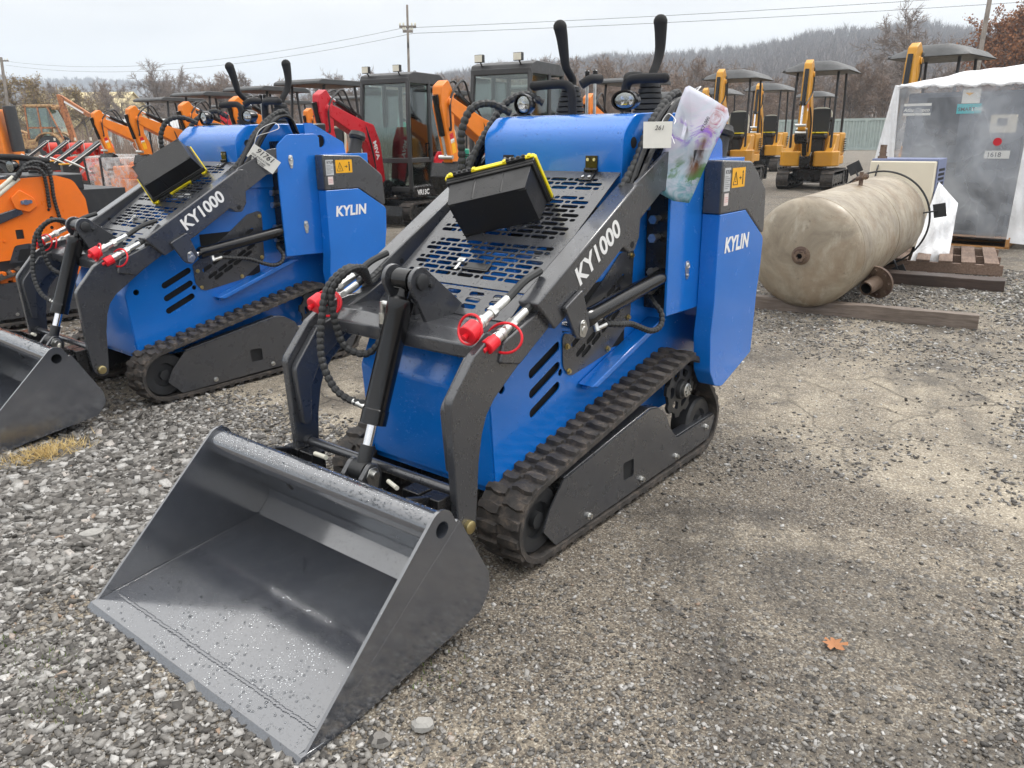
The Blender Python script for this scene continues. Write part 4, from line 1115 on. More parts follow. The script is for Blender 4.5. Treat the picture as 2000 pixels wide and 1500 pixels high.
    for s in (-1, 1):
        k.nx(); k.cyl((.28, .30 * s, 1.0), (.26, .30 * s, 1.26), .018, n=8); k.sphere((.26, .30 * s, 1.30), .032, sz=1.7, n=10)
        k.nx(); k.cyl((.42, .06 * s, .64), (.46, .06 * s, 1.15), .008, n=6)
    k.build('control_lever', blackm, root)
    if cab:
        W = .46; x0, x1, zb, zt = -.42, .62, .56, 2.18
        k = MB()
        pil = [((x1, W), (x1 - .06, W - .02)), ((x1, -W), (x1 - .06, -W + .02)), ((.05, W), (.02, W - .02)), ((.05, -W), (.02, -W + .02)), ((x0, W), (x0 + .02, W - .03)), ((x0, -W), (x0 + .02, -W + .03))]
        for (a, b), (c, d) in pil: k.tube([(a, b, zb), (a, b, 1.5), (c, d, zt)], .038, 6)
        for z, ins in ((zb, 0), (1.0, 0), (zt, .03)):
            for y in (-W + ins * .6, W - ins * .6): k.box(((x0 + x1) / 2 - ins * .5, y, z), (x1 - x0 - ins, .055, .075))
            for x in (x0 + ins * .6, x1 - ins * 1.8): k.box((x, 0, z), (.055, 2 * W, .075))
        k.b2((x0, -W, zb - .05), (x1, W, zb)); k.b2((x0, -W + .01, .95), (x0 + .03, W - .01, 1.35))
        cf = k.build('cab_frame', cabm, root, bevel=.008)
        k = MB(); k.b2((x1 - .012, -W + .04, 1.04), (x1 - .004, W - .04, 1.50)); k.add([(x1 - .008, -W + .04, 1.5), (x1 - .008, W - .04, 1.5), (x1 - .062, W - .06, 2.15), (x1 - .062, -W + .06, 2.15)], [(0, 1, 2, 3)]); k.b2((x1 - .012, -W + .04, .62), (x1 - .004, W - .04, .96))
        k.build('windscreen', glass, cf)
        for s in (-1, 1):
            k = MB(); k.b2((.09, (W - .004) * s, 1.04), (x1 - .08, (W - .012) * s, 2.12)); k.b2((.09, (W - .004) * s, .62), (x1 - .08, (W - .012) * s, .96)); k.b2((x0 + .06, (W - .004) * s, 1.04), (.0, (W - .012) * s, 2.10)); k.build('side_window', glass, cf)
            k = MB(); k.cyl((.12, (W + .03) * s, 1.0), (.12, (W + .03) * s, 1.25), .012, n=6); k.b2((.11, W * s, .99), (.13, (W + .03) * s, 1.01)); k.b2((.11, W * s, 1.24), (.13, (W + .03) * s, 1.26)); k.build('door_handle', blackm, cf)
        k = MB(); k.prism(rp([(x1 - .02, zt - .02), (x1 - .06, zt + .09), (x1 - .2, zt + .13), (x0 + .15, zt + .12), (x0 - .02, zt + .02), (x0, zt - .02)], [.02, .04, .06, .06, .03, 0]), -W - .01, W + .01, 'y'); k.build('roof', cabm, cf, bevel=.04, seg=3)
        for y in (-.30, .30):
            k = MB(); k.box((x1 + .0, y, zt + .17), (.06, .13, .10)); k.tube([(x1 - .06, y, zt + .08), (x1 - .02, y, zt + .13)], .012, 6); wl = k.build('work_light', blackm, root, bevel=.006)
            k = MB(); k.box((x1 + .033, y, zt + .17), (.008, .115, .085)); k.build('lens', offw, wl)
        k = MB(); k.tube([(0, .2, zt + .12), (0, .2, zt + .17), (.05, .2, zt + .17), (.05, .2, zt + .12)], .006, 6); k.build('lifting_eye', blackm, root)
        # engine side panel in the machine's colour
        k = MB(); k.prism(rp([(-.30, .70), (.02, .70), (.02, 1.0), (-.10, 1.12), (-.30, 1.12)], .03), W + .045, W + .015, 'y'); k.build('side_cover', paintm, root, bevel=.006)
        if code:
            M0 = Matrix(((-1, 0, 0, .50), (0, 0, 1, W + .032), (0, 1, 0, .47), (0, 0, 0, 1))); obj('model_lettering', text_mesh(code, .11, M0, bold=.004), white, root)
            k = MB(); k.b2((-.1, .44, .43), (.58, W + .028, .60)); k.build('skirt', blackm, root, bevel=.01)
    else:
        zt = 2.24
        for x, y in ((.48, .38), (.48, -.38), (-.45, .38), (-.45, -.38)):
            k = MB(); k.tube([(x, y, .62 if x > 0 else 1.04), (x, y, 1.6), (x * .86, y * .98, zt)], .024, 8); k.build('canopy_post', darkg, root)
        k = MB()
        if canopy == 'flat':
            k.prism(rp([(.72, zt - .02), (.70, zt + .03), (.60, zt + .07), (-.50, zt + .07), (-.60, zt + .03), (-.62, zt - .02)], .03), -.52, .52, 'y')
        else:
            vs = []; nx, ny = 16, 12
            for i in range(nx + 1):
                for j in range(ny + 1):
                    u, v = i / nx * 2 - 1, j / ny * 2 - 1
                    e = (1 - abs(u) ** 6) * (1 - abs(v) ** 6)
                    rib = .045 * (1 if abs(v) < .45 else max(0, 1 - (abs(v) - .45) / .12)) * (1 if abs(u) < .8 else max(0, 1 - (abs(u) - .8) / .15))
                    vs.append((.02 + u * .76, v * .62, zt - .07 + .15 * e + rib))
            k.add(vs, [(i * (ny + 1) + j, (i + 1) * (ny + 1) + j, (i + 1) * (ny + 1) + j + 1, i * (ny + 1) + j + 1) for i in range(nx) for j in range(ny)])
            k.b2((-.70, -.58, zt - .075), (.74, .58, zt - .045))
        k.build('canopy_roof', canopym, root, bevel=.012 if canopy == 'flat' else 0, angle=50)
    # boom, stick and bucket in their own plane, swung about the king post
    S = Matrix.Translation((.66, 0, 0)) @ Matrix.Rotation(R(swing), 4, 'Z')
    k = MB(S); k.prism(rp([(-.08, .44), (.24, .42), (.28, .64), (.10, .72), (-.06, .66)], .05), -.10, .10, 'y'); k.build('king_post', blackm, root, bevel=.01)
    if pose == 'reach':
        Bm = [(.10, .56), (.24, .52), (.42, 1.06), (.54, 1.28), (1.36, 1.64), (1.47, 1.75), (1.38, 1.83), (.54, 1.58), (.34, 1.54), (.20, 1.28)]
        tip = (1.39, 1.75); foot = (.17, .58); St = [(1.27, 1.86), (1.40, 2.01), (1.55, 1.93), (1.57, 1.70), (1.36, 1.06), (1.25, .98), (1.16, 1.04), (1.28, 1.45)]
        bk = (1.24, 1.02); e1 = (.70, 1.62); e2 = (1.39, 1.96); bc = ((.34, .64), (.62, 1.26)); bang = 0
    else:
        Bm = [(.10, .56), (.24, .52), (.34, .95), (.46, 1.30), (.66, 1.66), (.72, 2.02), (.66, 2.16), (.55, 2.12), (.44, 1.74), (.26, 1.50), (.16, 1.10)]
        tip = (.60, 2.08); foot = (.19, .58); St = [(.50, 2.20), (.64, 2.34), (.80, 2.26), (.86, 2.02), (.90, 1.12), (.80, 1.06), (.74, 1.12), (.70, 1.60)]
        bk = (.82, 1.10); e1 = (.44, 1.60); e2 = (.56, 2.28); bc = ((.36, .66), (.62, 1.30)); bang = 0
    k = MB(S); k.prism(rp(Bm, .07), -.075, .075, 'y'); bm_ = k.build('boom', paintm, root, bevel=.012)
    k = MB(S); k.prism(rp(St, .05), -.065, .065, 'y'); k.cyl((tip[0], -.10, tip[1]), (tip[0], .10, tip[1]), .05); stk = k.build('stick', paintm, root, bevel=.010)
    k = MB(S)
    a, b = Vector((bc[0][0], 0, bc[0][1])), Vector((bc[1][0], 0, bc[1][1])); k.cyl(a, a.lerp(b, .6), .045, n=12); k.nx()
    a2, b2 = Vector((e1[0], 0, e1[1] + .06)), Vector((e2[0], 0, e2[1])); k.cyl(a2, a2.lerp(b2, .62), .042, n=12); k.nx()
    c1 = Vector((St[2][0] - .02, 0, St[2][1] - .10)); c2 = Vector((bk[0] + .16, 0, bk[1] + .10)); off = Vector((.07, 0, 0)); k.cyl(c1 + off, (c1 + off).lerp(c2, .65), .038, n=12)
    k.build('hydraulic_cylinder', gloss, root); cy = root
    k = MB(S); k.cyl(a.lerp(b, .55), b, .022, n=10); k.nx(); k.cyl(a2.lerp(b2, .6), b2, .022, n=10); k.nx(); k.cyl((c1 + off).lerp(c2, .6), c2, .020, n=10); k.build('rod', chrome, cy)
    k = MB(S); y = .09
    for dy in (-.05, .05):
        k.nx(); hose(k, [(.30, dy, .72), (.46, dy + .04, 1.25), (.60, dy, 1.62), (e1[0] + .12, dy, e1[1] + .13), ((e1[0] + e2[0]) / 2, dy * 1.4, (e1[1] + e2[1]) / 2 + .22), (tip[0] + .0, dy * 1.8, tip[1] + .05), (tip[0] + .02, dy * 1.8, tip[1] - .3), (bk[0] + .16, dy, bk[1] + .45)], .014, n=6, seg=5)
    k.build('hose', rubber, root)
    # curled bucket
    Bk = [(.0, .0), (.10, .05), (.16, -.10), (.06, -.30), (-.16, -.38), (-.40, -.26), (-.42, -.20), (-.20, -.24), (-.04, -.14)]
    k = MB(S @ Matrix.Translation((bk[0] - .0, 0, bk[1] - .02)) @ Matrix.Scale(1.12 if pose == 'reach' else .55, 4))
    k.prism([(x, z) for x, z in Bk], -.20, -.185, 'y'); k.prism(Bk, .185, .20, 'y'); k.prism(rp([(.10, .05), (.16, -.10), (.06, -.30), (-.16, -.38), (-.40, -.26), (-.39, -.24), (-.15, -.355), (.05, -.28), (.14, -.10), (.085, .03)], .02), -.185, .185, 'y')
    for y in (-.16, -.055, .055, .16): k.b2((-.50, y - .025, -.245), (-.38, y + .025, -.225))
    k.b2((-.02, -.08, -.05), (.10, .08, .06)); me = k.mesh('bucket'); recalc(me); obj('bucket', me, blackm, root)
    k = MB(S)
    for (x, z) in ((bk[0], bk[1] + .03), (bk[0] + .16, bk[1] + .10), (bk[0] + .10, bk[1] - .03), tip, foot): k.nx(); k.cyl((x, -.095, z), (x, .095, z), .026, n=10)
    k.build('pin', zinc, root)
    # safety stickers on the stick
    def on_stick(t, s, hgt, m, nm, sd):
        a = Vector((St[3][0], 0, St[3][1])).lerp(Vector((St[4][0], 0, St[4][1])), t); b = Vector((St[7][0], 0, St[7][1])).lerp(Vector((St[6][0], 0, St[6][1])), t)
        c = (a + b) / 2; q = MB(S); q.box((c.x, sd * .0665, c.z), (.085, .002, hgt), rot=Matrix.Rotation(R(12 if pose == 'reach' else -2), 3, 'Y')); q.build(nm, m, stk)
    for sd in (-1, 1):
        on_stick(.40, 0, .07, redp, 'red_sticker', sd); on_stick(.50, 0, .05, white, 'white_sticker', sd); on_stick(.64, 0, .15, amber, 'yellow_sticker', sd)
    if letters:
        p0 = Vector((.36, 0, 1.30)); p1 = Vector((.20, 0, .80)); X = (p1 - p0).normalized()
        for sd in (1,):
            Mt = S @ basis((p0.x + .015, sd * .0765, p0.z + .02), X, Vector((-X.z, 0, X.x)) if sd < 0 else Vector((X.z, 0, -X.x)) * -1)
            Yv = Vector((0, sd, 0)).cross(X); Mt = S @ basis((p0.x - Yv.x * .04, sd * .0768, p0.z - Yv.z * .04), X, Yv)
            obj('lettering', text_mesh(letters, .12, Mt, bold=.004), white, bm_)
    return root

EX = 'row of mini excavators behind the loaders'
H = R(99)
orow = [((17.67, -8.39, 0), 'orange mini excavator with dark canopy at the far end of the row'),
        ((14.82, -7.76, 0), 'orange mini excavator with dark canopy, second from the far end of the row'),
        ((12.41, -7.51, 0), 'orange mini excavator with dark canopy, third from the far end, partly behind the second loader'),
        ((10.14, -7.07, 0), 'orange mini excavator with dark canopy standing just beyond the red cabbed one')]
first = make_excavator('excavator', orow[0][1], 'excavator', orow[0][0], H, dorange, EX, swing=2)
for loc, lab in orow[1:]:
    c = copy_tree(first); c.location = loc; tag(c, lab)
make_excavator('excavator', 'red mini excavator with dark glazed cab, MIVA lettered down its boom', 'excavator', (7.93, -6.95, 0), H, redp, EX, cab=True, swing=3, house_m=cabm, letters='MIVA', code='VR13C')
make_excavator('excavator', 'orange mini excavator with dark glazed cab right behind the foremost loader', 'excavator', (5.43, -6.75, 0), H, dorange, EX, cab=True, swing=3, house_m=cabm, letters=None)
# more machines in the rows behind
g1 = make_excavator('excavator', 'teal green mini excavator behind the red cabbed excavator', 'excavator', (11.2, -11.2, 0), H, greenp, EX, swing=-4)
c = copy_tree(g1); c.location = (8.6, -11.3, 0); tag(c, 'teal green mini excavator seen through the cab glass of the red excavator')
r1 = make_excavator('excavator', 'red mini excavator with canopy in the second row, behind the orange ones', 'excavator', (17.5, -11.6, 0), H, redp, EX, swing=-4)
for loc, lab in (((14.2, -11.6, 0), 'orange mini excavator in the second row, behind the third orange one of the front row'), ((20.6, -12.2, 0), 'orange mini excavator in the second row, behind the far end of the front row'), ((6.1, -11.0, 0), 'orange mini excavator in the second row, between the two glazed cabs')):
    c = copy_tree(first); c.location = loc; tag(c, lab)
YG = 'yellow mini excavators with grey canopies'
y1 = make_excavator('excavator', 'yellow mini excavator with grey canopy parked nearest the steel tank, boom folded upright', 'excavator', (5.0, -18.1, 0), R(97), yellowp, YG, swing=2, canopy='ribbed', pose='fold', scale=1.24)
for loc, rz, lab in (((7.6, -19.2, 0), R(97), 'yellow mini excavator with grey canopy, the next one behind the document sleeve'),
                     ((1.95, -15.9, 0), R(84), 'yellow mini excavator mostly hidden behind the wrapped compressor, only canopy and boom top showing'),
                     ((9.4, -26.2, 0), R(97), 'yellow mini excavator in the rear row, between the two nearer yellow ones'),
                     ((11.9, -27.4, 0), R(97), 'yellow mini excavator in the rear row, beyond the document sleeve'),
                     ((10.2, -33.4, 0), R(97), 'yellow mini excavator at the very back, small between the canopies of the nearer ones'),
                     ((14.6, -28.6, 0), R(97), 'yellow mini excavator in the rear row, showing between the joysticks of the foremost loader')):
    c = copy_tree(y1); c.location = loc; c.rotation_euler = (0, 0, rz); tag(c, lab)
# ------------------------------------------------------------------ right side: steel tank, timbers, pallets, dryer, wrapped compressor
def tank_paint():
    k = NT('weathered_tank_paint'); v = k.co(); n1 = k.noise(3.2, 8, .68, v, .6); n2 = k.noise(16, 7, .7, v); n3 = k.noise(2.6, 8, .7, v, .6)
    mp = k.n('ShaderNodeMapping'); mp.inputs['Scale'].default_value = (3, 5, .8); k.l(v, mp.inputs[0]); n4 = k.noise(2.2, 7, .7, mp.outputs[0])
    c = k.ramp(n1, [(.30, (.175, .140, .100)), (.5, (.29, .245, .18)), (.72, (.44, .39, .30))])
    c = k.mix(k.ramp(n3, [(.49, 0), (.62, .62)]), c, (.23, .16, .10))
    c = k.mix(k.ramp(n4, [(.58, 0), (.70, .35)]), c, (.60, .56, .47))
    c = k.mix(k.ramp(n2, [(.60, 0), (.72, .6)]), c, (.10, .075, .055))
    k.set(Base_Color=c, Roughness=k.ramp(n2, [(.3, .30), (.7, .62)]), Normal=k.bump(n2, .05, .006), Specular_IOR_Level=.5); return k.m
tankm = tank_paint()
rustm = paint('rusty_steel', (.17, .115, .08), .7, dirt=.5, wear=(.09, .055, .04), var=.25)
root = thing('steel_tank', 'weathered beige steel pressure tank lying on timbers', 'tank', (.205, -3.56, .475))
root.rotation_euler = (R(-1.0), 0, R(2.6)) ; RT = .425
ax = (0, -1, 0)
k = MB()
prof = [(-.085, 0), (-.0845, .06), (-.080, .15), (-.068, .25), (-.048, .33), (-.020, .385), (.02, .416), (.06, RT), (.064, RT + .004), (.075, RT + .004), (.08, RT), (1.30, RT), (1.305, RT + .004), (1.325, RT + .004), (1.33, RT), (2.50, RT), (2.54, .40), (2.62, .33), (2.67, .2), (2.69, 0)]
k.lathe(prof, (0, 0, 0), ax, 72); k.build('shell', tankm, root, angle=30)
k = MB(); k.lathe([(-.070, .074), (-.086, .070), (-.092, .058), (-.100, .056), (-.102, .036)], (-.0, 0, 0), ax, 28); k.lathe([(-.098, .044), (-.13, .044), (-.13, .024), (-.08, .024), (-.08, 0)], (0, 0, 0), ax, 6); k.build('drain_plug', rustm, root)
k = MB(); k.lathe([(-.1295, .0235), (-.10, .0255), (-.10, 0)], (0, 0, 0), ax, 16); k.build('plug_bore', inner_shade, root)
k = MB(); k.tube([(-.06, -1.30, RT - .01), (-.06, -1.30, RT + .05)], .018, 10); k.tube([(-.10, -1.26, RT + .07), (-.02, -1.34, RT + .05)], .020, 10); k.sphere((-.105, -1.255, RT + .075), .028, n=8); k.box((-.06, -1.30, RT + .095), (.03, .03, .03)); k.build('relief_valve', rustm, root)
k = MB()
for i in range(73): pass
oring(k, (0, -2.47, 0), ax, RT + .045, .010, 72); k.build('skirt_ring', darkg, root)
k = MB()
for a in (12, 118, -62):
    k.nx()
    ca, sa = math.cos(R(a)), math.sin(R(a)); rot = Matrix.Rotation(-R(a) + 0, 3, 'Y')
    c = Vector((-ca, 0, sa))
    k.box((c.x * (RT + .05), -2.42, c.z * (RT + .05)), (.15, .05, .012), rot=Matrix.Rotation(R(a), 3, 'Y') if False else Matrix(((-ca, 0, -sa), (0, 1, 0), (sa, 0, -ca))))
    k.box((c.x * (RT + .14), -2.42, c.z * (RT + .14)), (.11, .012, .13), rot=Matrix(((-ca, 0, -sa), (0, 1, 0), (sa, 0, -ca))))
k.build('mounting_lug', darkg, root, bevel=.003)
k = MB(); c = Vector((-.43, -.62, -.28)); d = Vector((.30, .90, -.20)).normalized()
k.cyl((-.26, -.80, -.22), c, .062, n=24)
k.lathe([(-.03, .06), (0, .06), (0, .135), (.022, .135), (.022, .06), (.17, .055), (.17, .045), (.02, .043)], c, d, 32)
dd, u, w = frame_of(d)
for i in range(8):
    t = i * math.pi / 4; p = c + (u * math.cos(t) + w * math.sin(t)) * .105; hexbolt(k, p + d * .022, d, .012, .016)
k.build('flanged_outlet', rustm, root)
k = MB(); k.lathe([(.165, .0445), (.03, .043), (.03, 0)], c, d, 24); k.build('outlet_bore', inner_shade, root)

def timber(label, a, b, w, h, m, z=0):
    a = Vector((*a, z)); b = Vector((*b, z)); L = (b - a).length
    o = MB(); n = 14; vs = []; rnd = random.Random(len(label))
    for i in range(n + 1):
        x = L * i / n
        for y, zz in ((-w / 2, 0), (w / 2, 0), (w / 2, h), (-w / 2, h)): vs.append((x, y + rnd.uniform(-.003, .003), max(0, zz + rnd.uniform(-.004, .003))))
    fs = [(0, 1, 2, 3)[::-1], (n * 4, n * 4 + 1, n * 4 + 2, n * 4 + 3)]
    for i in range(n):
        for c in range(4): fs.append((i * 4 + c, i * 4 + (c + 1) % 4, i * 4 + 4 + (c + 1) % 4, i * 4 + 4 + c))
    o.add(vs, fs); me = o.mesh('timber'); recalc(me); ob = obj('timber', me, m, bevel=.004)
    ob.location = a; ob.rotation_euler = (0, 0, math.atan2(b.y - a.y, b.x - a.x))
    return tag(ob, label, 'timber', 'timbers under the tank')
timber('pale weathered square timber under the front of the steel tank', (.75, -3.58), (-1.0, -3.83), .10, .105, oldwood)
timber('dark wet timber under the rear of the steel tank', (.30, -5.42), (-.93, -5.56), .20, .10, darkwood)
def pallet(label, loc, rz, w, d, m, nb=6, gap=.4):
    root = thing('pallet', label, 'pallet', loc, R(rz), 'wooden pallets behind the tank')
    for i in range(nb):
        k = MB(); bw = d / nb; y = -d / 2 + bw * (i + .5); k.box((0, y, .128), (bw * (1 - gap), w, .019) if False else (w, bw * (1 - gap), .019)); k.build('deck_board', m, root, bevel=.002)
    for x in (-w / 2 + .022, 0, w / 2 - .022):
        k = MB(); k.box((x, 0, .068), (.042, d, .098)); k.build('stringer', m, root, bevel=.003)
    for y in (-d / 2 + .06, 0, d / 2 - .06):
        k = MB(); k.box((0, y, .0095), (w, .09, .018)); k.build('bottom_board', m, root)
    return root
pallet('old brown wooden pallet on the gravel behind the tank, gaps between its boards', (-.12, -6.75, 0), 100, 1.25, 1.20, palletw, nb=6, gap=.38)
pallet('fresh orange-toned wooden pallet under the wrapped compressor', (.12, -9.05, 0), 0, 1.40, 1.20, newwood, nb=9, gap=.10)
# dryer cabinet
root = thing('air_dryer', 'cream metal air dryer cabinet with blue louvred side, behind the tank', 'air dryer', (.38, -7.22, 0), R(1))
k = MB(); k.b2((-.33, -.26, .14), (.33, .24, 1.05)); k.build('cabinet', cream, root, bevel=.012)
k = MB(); k.prism(rp([(-.345, .15), (-.345, 1.075), (.33, 1.075), (.33, 1.052), (-.332, 1.052), (-.332, .15)], [0, .01, .01, 0, 0, 0]), -.262, .18, 'y'); lv = k.build('louvre_panel', louvrem, root, bevel=.003)
k = MB()
for i in range(14): k.b2((-.3465, -.20, .32 + i * .048), (-.3445, .12, .348 + i * .048))
k.build('louvre_slot', inner_shade, lv)
k = MB(); k.cyl((.25, .08, 1.05), (.25, .08, 1.10), .05, n=16); k.cyl((.25, .08, 1.10), (.25, .08, 1.22), .035, n=16); k.cyl((.25, .08, 1.13), (.25, .08, 1.14), .042, n=16); k.build('air_valve', rustm, root)
k = MB(); k.cyl((.33, .0, .82), (.44, .0, .82), .035, n=14); k.build('inlet_pipe', offw, root); k = MB(); k.cyl((.44, 0, .82), (.56, 0, .82), .028, n=14); k.build('inlet_hose', rustm, root)
k = MB(); hose(k, [(.25, .10, 1.06), (.245, .246, 1.0), (.26, .247, .9), (.28, .248, .80)], .008); k.build('cable', grey, root)
k = MB(); k.box((.28, .25, .74), (.17, .012, .13), rot=Matrix.Rotation(R(-12), 3, 'Y')); k.build('bracket', darkg, root)
k = MB(); k.b2((-.33, -.24, .0), (.33, -.18, .14)); k.b2((-.33, .16, .0), (.33, .22, .14)); k.build('skid', darkg, root)
# compressor
croot = thing('compressor', 'large grey cabinet compressor on a pallet, wrapped in clear plastic', 'compressor', (.12, -9.05, .14))
compg = plain('compressor_grey', (.12, .135, .16), .5, var=.05, scale=3); compd = plain('compressor_dark', (.055, .06, .07), .5)
k = MB(); k.b2((-.64, -.55, 0), (.64, .55, 1.66)); cab_ = k.build('cabinet', compg, croot, bevel=.03, seg=3)
k = MB(); k.b2((-.60, .551, .05), (-.02, .556, .62)); k.b2((.0, .551, .05), (.60, .556, .85)); k.b2((.04, .551, 1.05), (.42, .556, 1.60)); k.build('door_panel', compd, croot)
def plate(x0, x1, z0, z1, m, nm, par=croot, o=.0):
    k = MB(); k.b2((x0, .557 + o, z0), (x1, .5605 + o, z1)); return k.build(nm, m, par)
def wr(t, x, z, s, m, nm, par=croot, **kw):
    Mt = Matrix(((-1, 0, 0, x), (0, 0, 1, .5612 + kw.pop('o', 0)), (0, 1, 0, z), (0, 0, 0, 1))); return obj(nm, text_mesh(t, s, Mt, **kw), m, par)
pl1 = plate(.36, .68, 1.40, 1.545, compg, 'name_plate'); plate(.365, .675, 1.51, 1.54, paper, 'name_bar', pl1, .001); plate(.365, .675, 1.40, 1.428, paper, 'name_bar', pl1, .001)
wr('Atlas Copco', .672, 1.445, .058, paper, 'name_lettering', pl1, bold=.0015, shear=.15)
tb = plate(-.175, .085, 1.41, 1.52, greendoc, 'blue_sign'); wr('SMART', .07, 1.44, .058, ink, 'sign_lettering', tb, bold=.001); wr('LINK', -.075, 1.44, .058, paper, 'sign_lettering', tb, bold=.001)
docp = plate(-.145, .045, 1.525, 1.69, paper, 'document'); k = MB(); k.prism([(-.08, 1.645), (-.03, 1.61), (.02, 1.645)], .5615, .562, 'y'); k.build('document_mark', amber, docp)
pan = plate(-.56, -.29, 1.19, 1.39, cream, 'control_panel'); plate(-.46, -.36, 1.27, 1.35, compd, 'screen', pan, .004)
k = MB(); k.cyl((-.40, .56, 1.09), (-.40, .60, 1.09), .045, n=20); k.build('stop_button', redp, croot)
npl = plate(-.54, -.28, .90, .99, paper, 'number_plate'); wr('1618', -.305, .918, .075, ink, 'number_lettering', npl, bold=.001)
wr('ATLAS', -.30, 1.01, .07, compd, 'cabinet_lettering', cab_, bold=.002)
wr('ROTARY', -.16, .24, .045, paper, 'cabinet_lettering', cab_); 
# film draped over: a loose tent of plastic
def drape(name, label_pts, m, par, seg=22, amp=.02, seed=1):
    k = MB(); rnd = random.Random(seed); A, B, C_, D = [Vector(p) for p in label_pts]; vs = []
    nrm = (B - A).cross(D - A).normalized(); ph = [rnd.uniform(0, 6) for _ in range(8)]
    for i in range(seg + 1):
        for j in range(seg + 1):
            u, v = i / seg, j / seg; p = (A * (1 - u) + B * u) * (1 - v) + (D * (1 - u) + C_ * u) * v
            h = math.sin(u * 9 + ph[0] + v * 3) * .5 + math.sin(v * 13 + ph[1] - u * 6) * .35 + math.sin((u + v) * 21 + ph[2]) * .2
            e = min(1, 6 * min(u, 1 - u)) * min(1, 6 * min(v, 1 - v)); vs.append(p + nrm * (h * amp * e + amp * .4 * e))
    k.add(vs, [(i * (seg + 1) + j, (i + 1) * (seg + 1) + j, (i + 1) * (seg + 1) + j + 1, i * (seg + 1) + j + 1) for i in range(seg) for j in range(seg)])
    return k.build(name, m, par, angle=80)
froot = thing('plastic_wrap', 'translucent plastic film draped like a tent over the compressor', 'plastic wrap', (.12, -9.05, .14))
f1 = drape('front_film', [(.66, .60, -.02), (-.66, .60, -.02), (-.68, .60, 1.72), (.74, .60, 1.73)], filmm, froot, amp=.03, seed=4)
drape('side_film', [(.98, .62, .55), (.66, .62, -.02), (.74, .605, 1.73), (.80, .59, 1.76)], filmw, froot, amp=.02, seed=5)
drape('side_film', [(1.02, -.5, .4), (.98, .62, .50), (.80, .59, 1.76), (.74, -.55, 1.78)], filmw, froot, amp=.03, seed=6)
drape('top_film', [(.80, .595, 1.745), (-.70, .605, 1.725), (-.80, -.6, 2.05), (.76, -.6, 1.86)], filmw, froot, amp=.04, seed=7)
drape('side_film', [(-.66, .60, -.06), (-1.05, .45, -.10), (-.95, .2, 1.80), (-.68, .60, 1.72)], filmw, froot, amp=.05, seed=8)
drape('side_film', [(-1.05, .45, -.10), (-1.0, -.6, -.10), (-.80, -.6, 2.05), (-.95, .2, 1.80)], filmw, froot, amp=.05, seed=9)
k = MB()
pts = []
for i in range(60):
    t = i / 59; pts.append((.74 - 1.42 * t, .60 + .012 * math.sin(t * 40), 1.735 + .012 * math.sin(t * 31) - .01 * t))
k.tube(pts, [.022 + .008 * math.sin(i * 1.7) for i in range(60)], 8); k.build('gathered_edge', filmw, froot)
# crumpled film by the dryer
o = drape('crumpled_film', [(.06, -6.45, .03), (-.27, -6.62, .03), (-.20, -7.10, .62), (.02, -7.12, .84)], filmw, None, amp=.07, seed=12)
tag(o, 'loose crumpled white plastic film between dryer and tank', 'plastic film')
# grey-green steel container fence far behind the yellow excavators
root = thing('container', 'long pale grey-green ribbed steel container beyond the yellow excavators', 'container', (14.6, -58.5, 0), R(2))
contm = paint('pale_container_paint', (.36, .42, .40), .6, dirt=.35)
k = MB(); n = 70; prof = []
for i in range(n): x = -7 + 14 * i / n; prof += [(x, 1.2), (x + .06, 1.26), (x + .12, 1.26), (x + .16, 1.2)]
k.prism(prof + [(7, 1.2), (7, -1.2), (-7, -1.2)], .15, 1.95, 'z'); k.build('ribbed_wall', contm, root)
k = MB()
for z in (.08, 2.02): k.b2((-7.05, -1.25, z - .08), (7.05, 1.28, z + .08))
for x in (-7.02, 7.02, 0): k.b2((x - .06, 1.2, .1), (x + .06, 1.29, 2.0))
k.build('frame', contm, root)
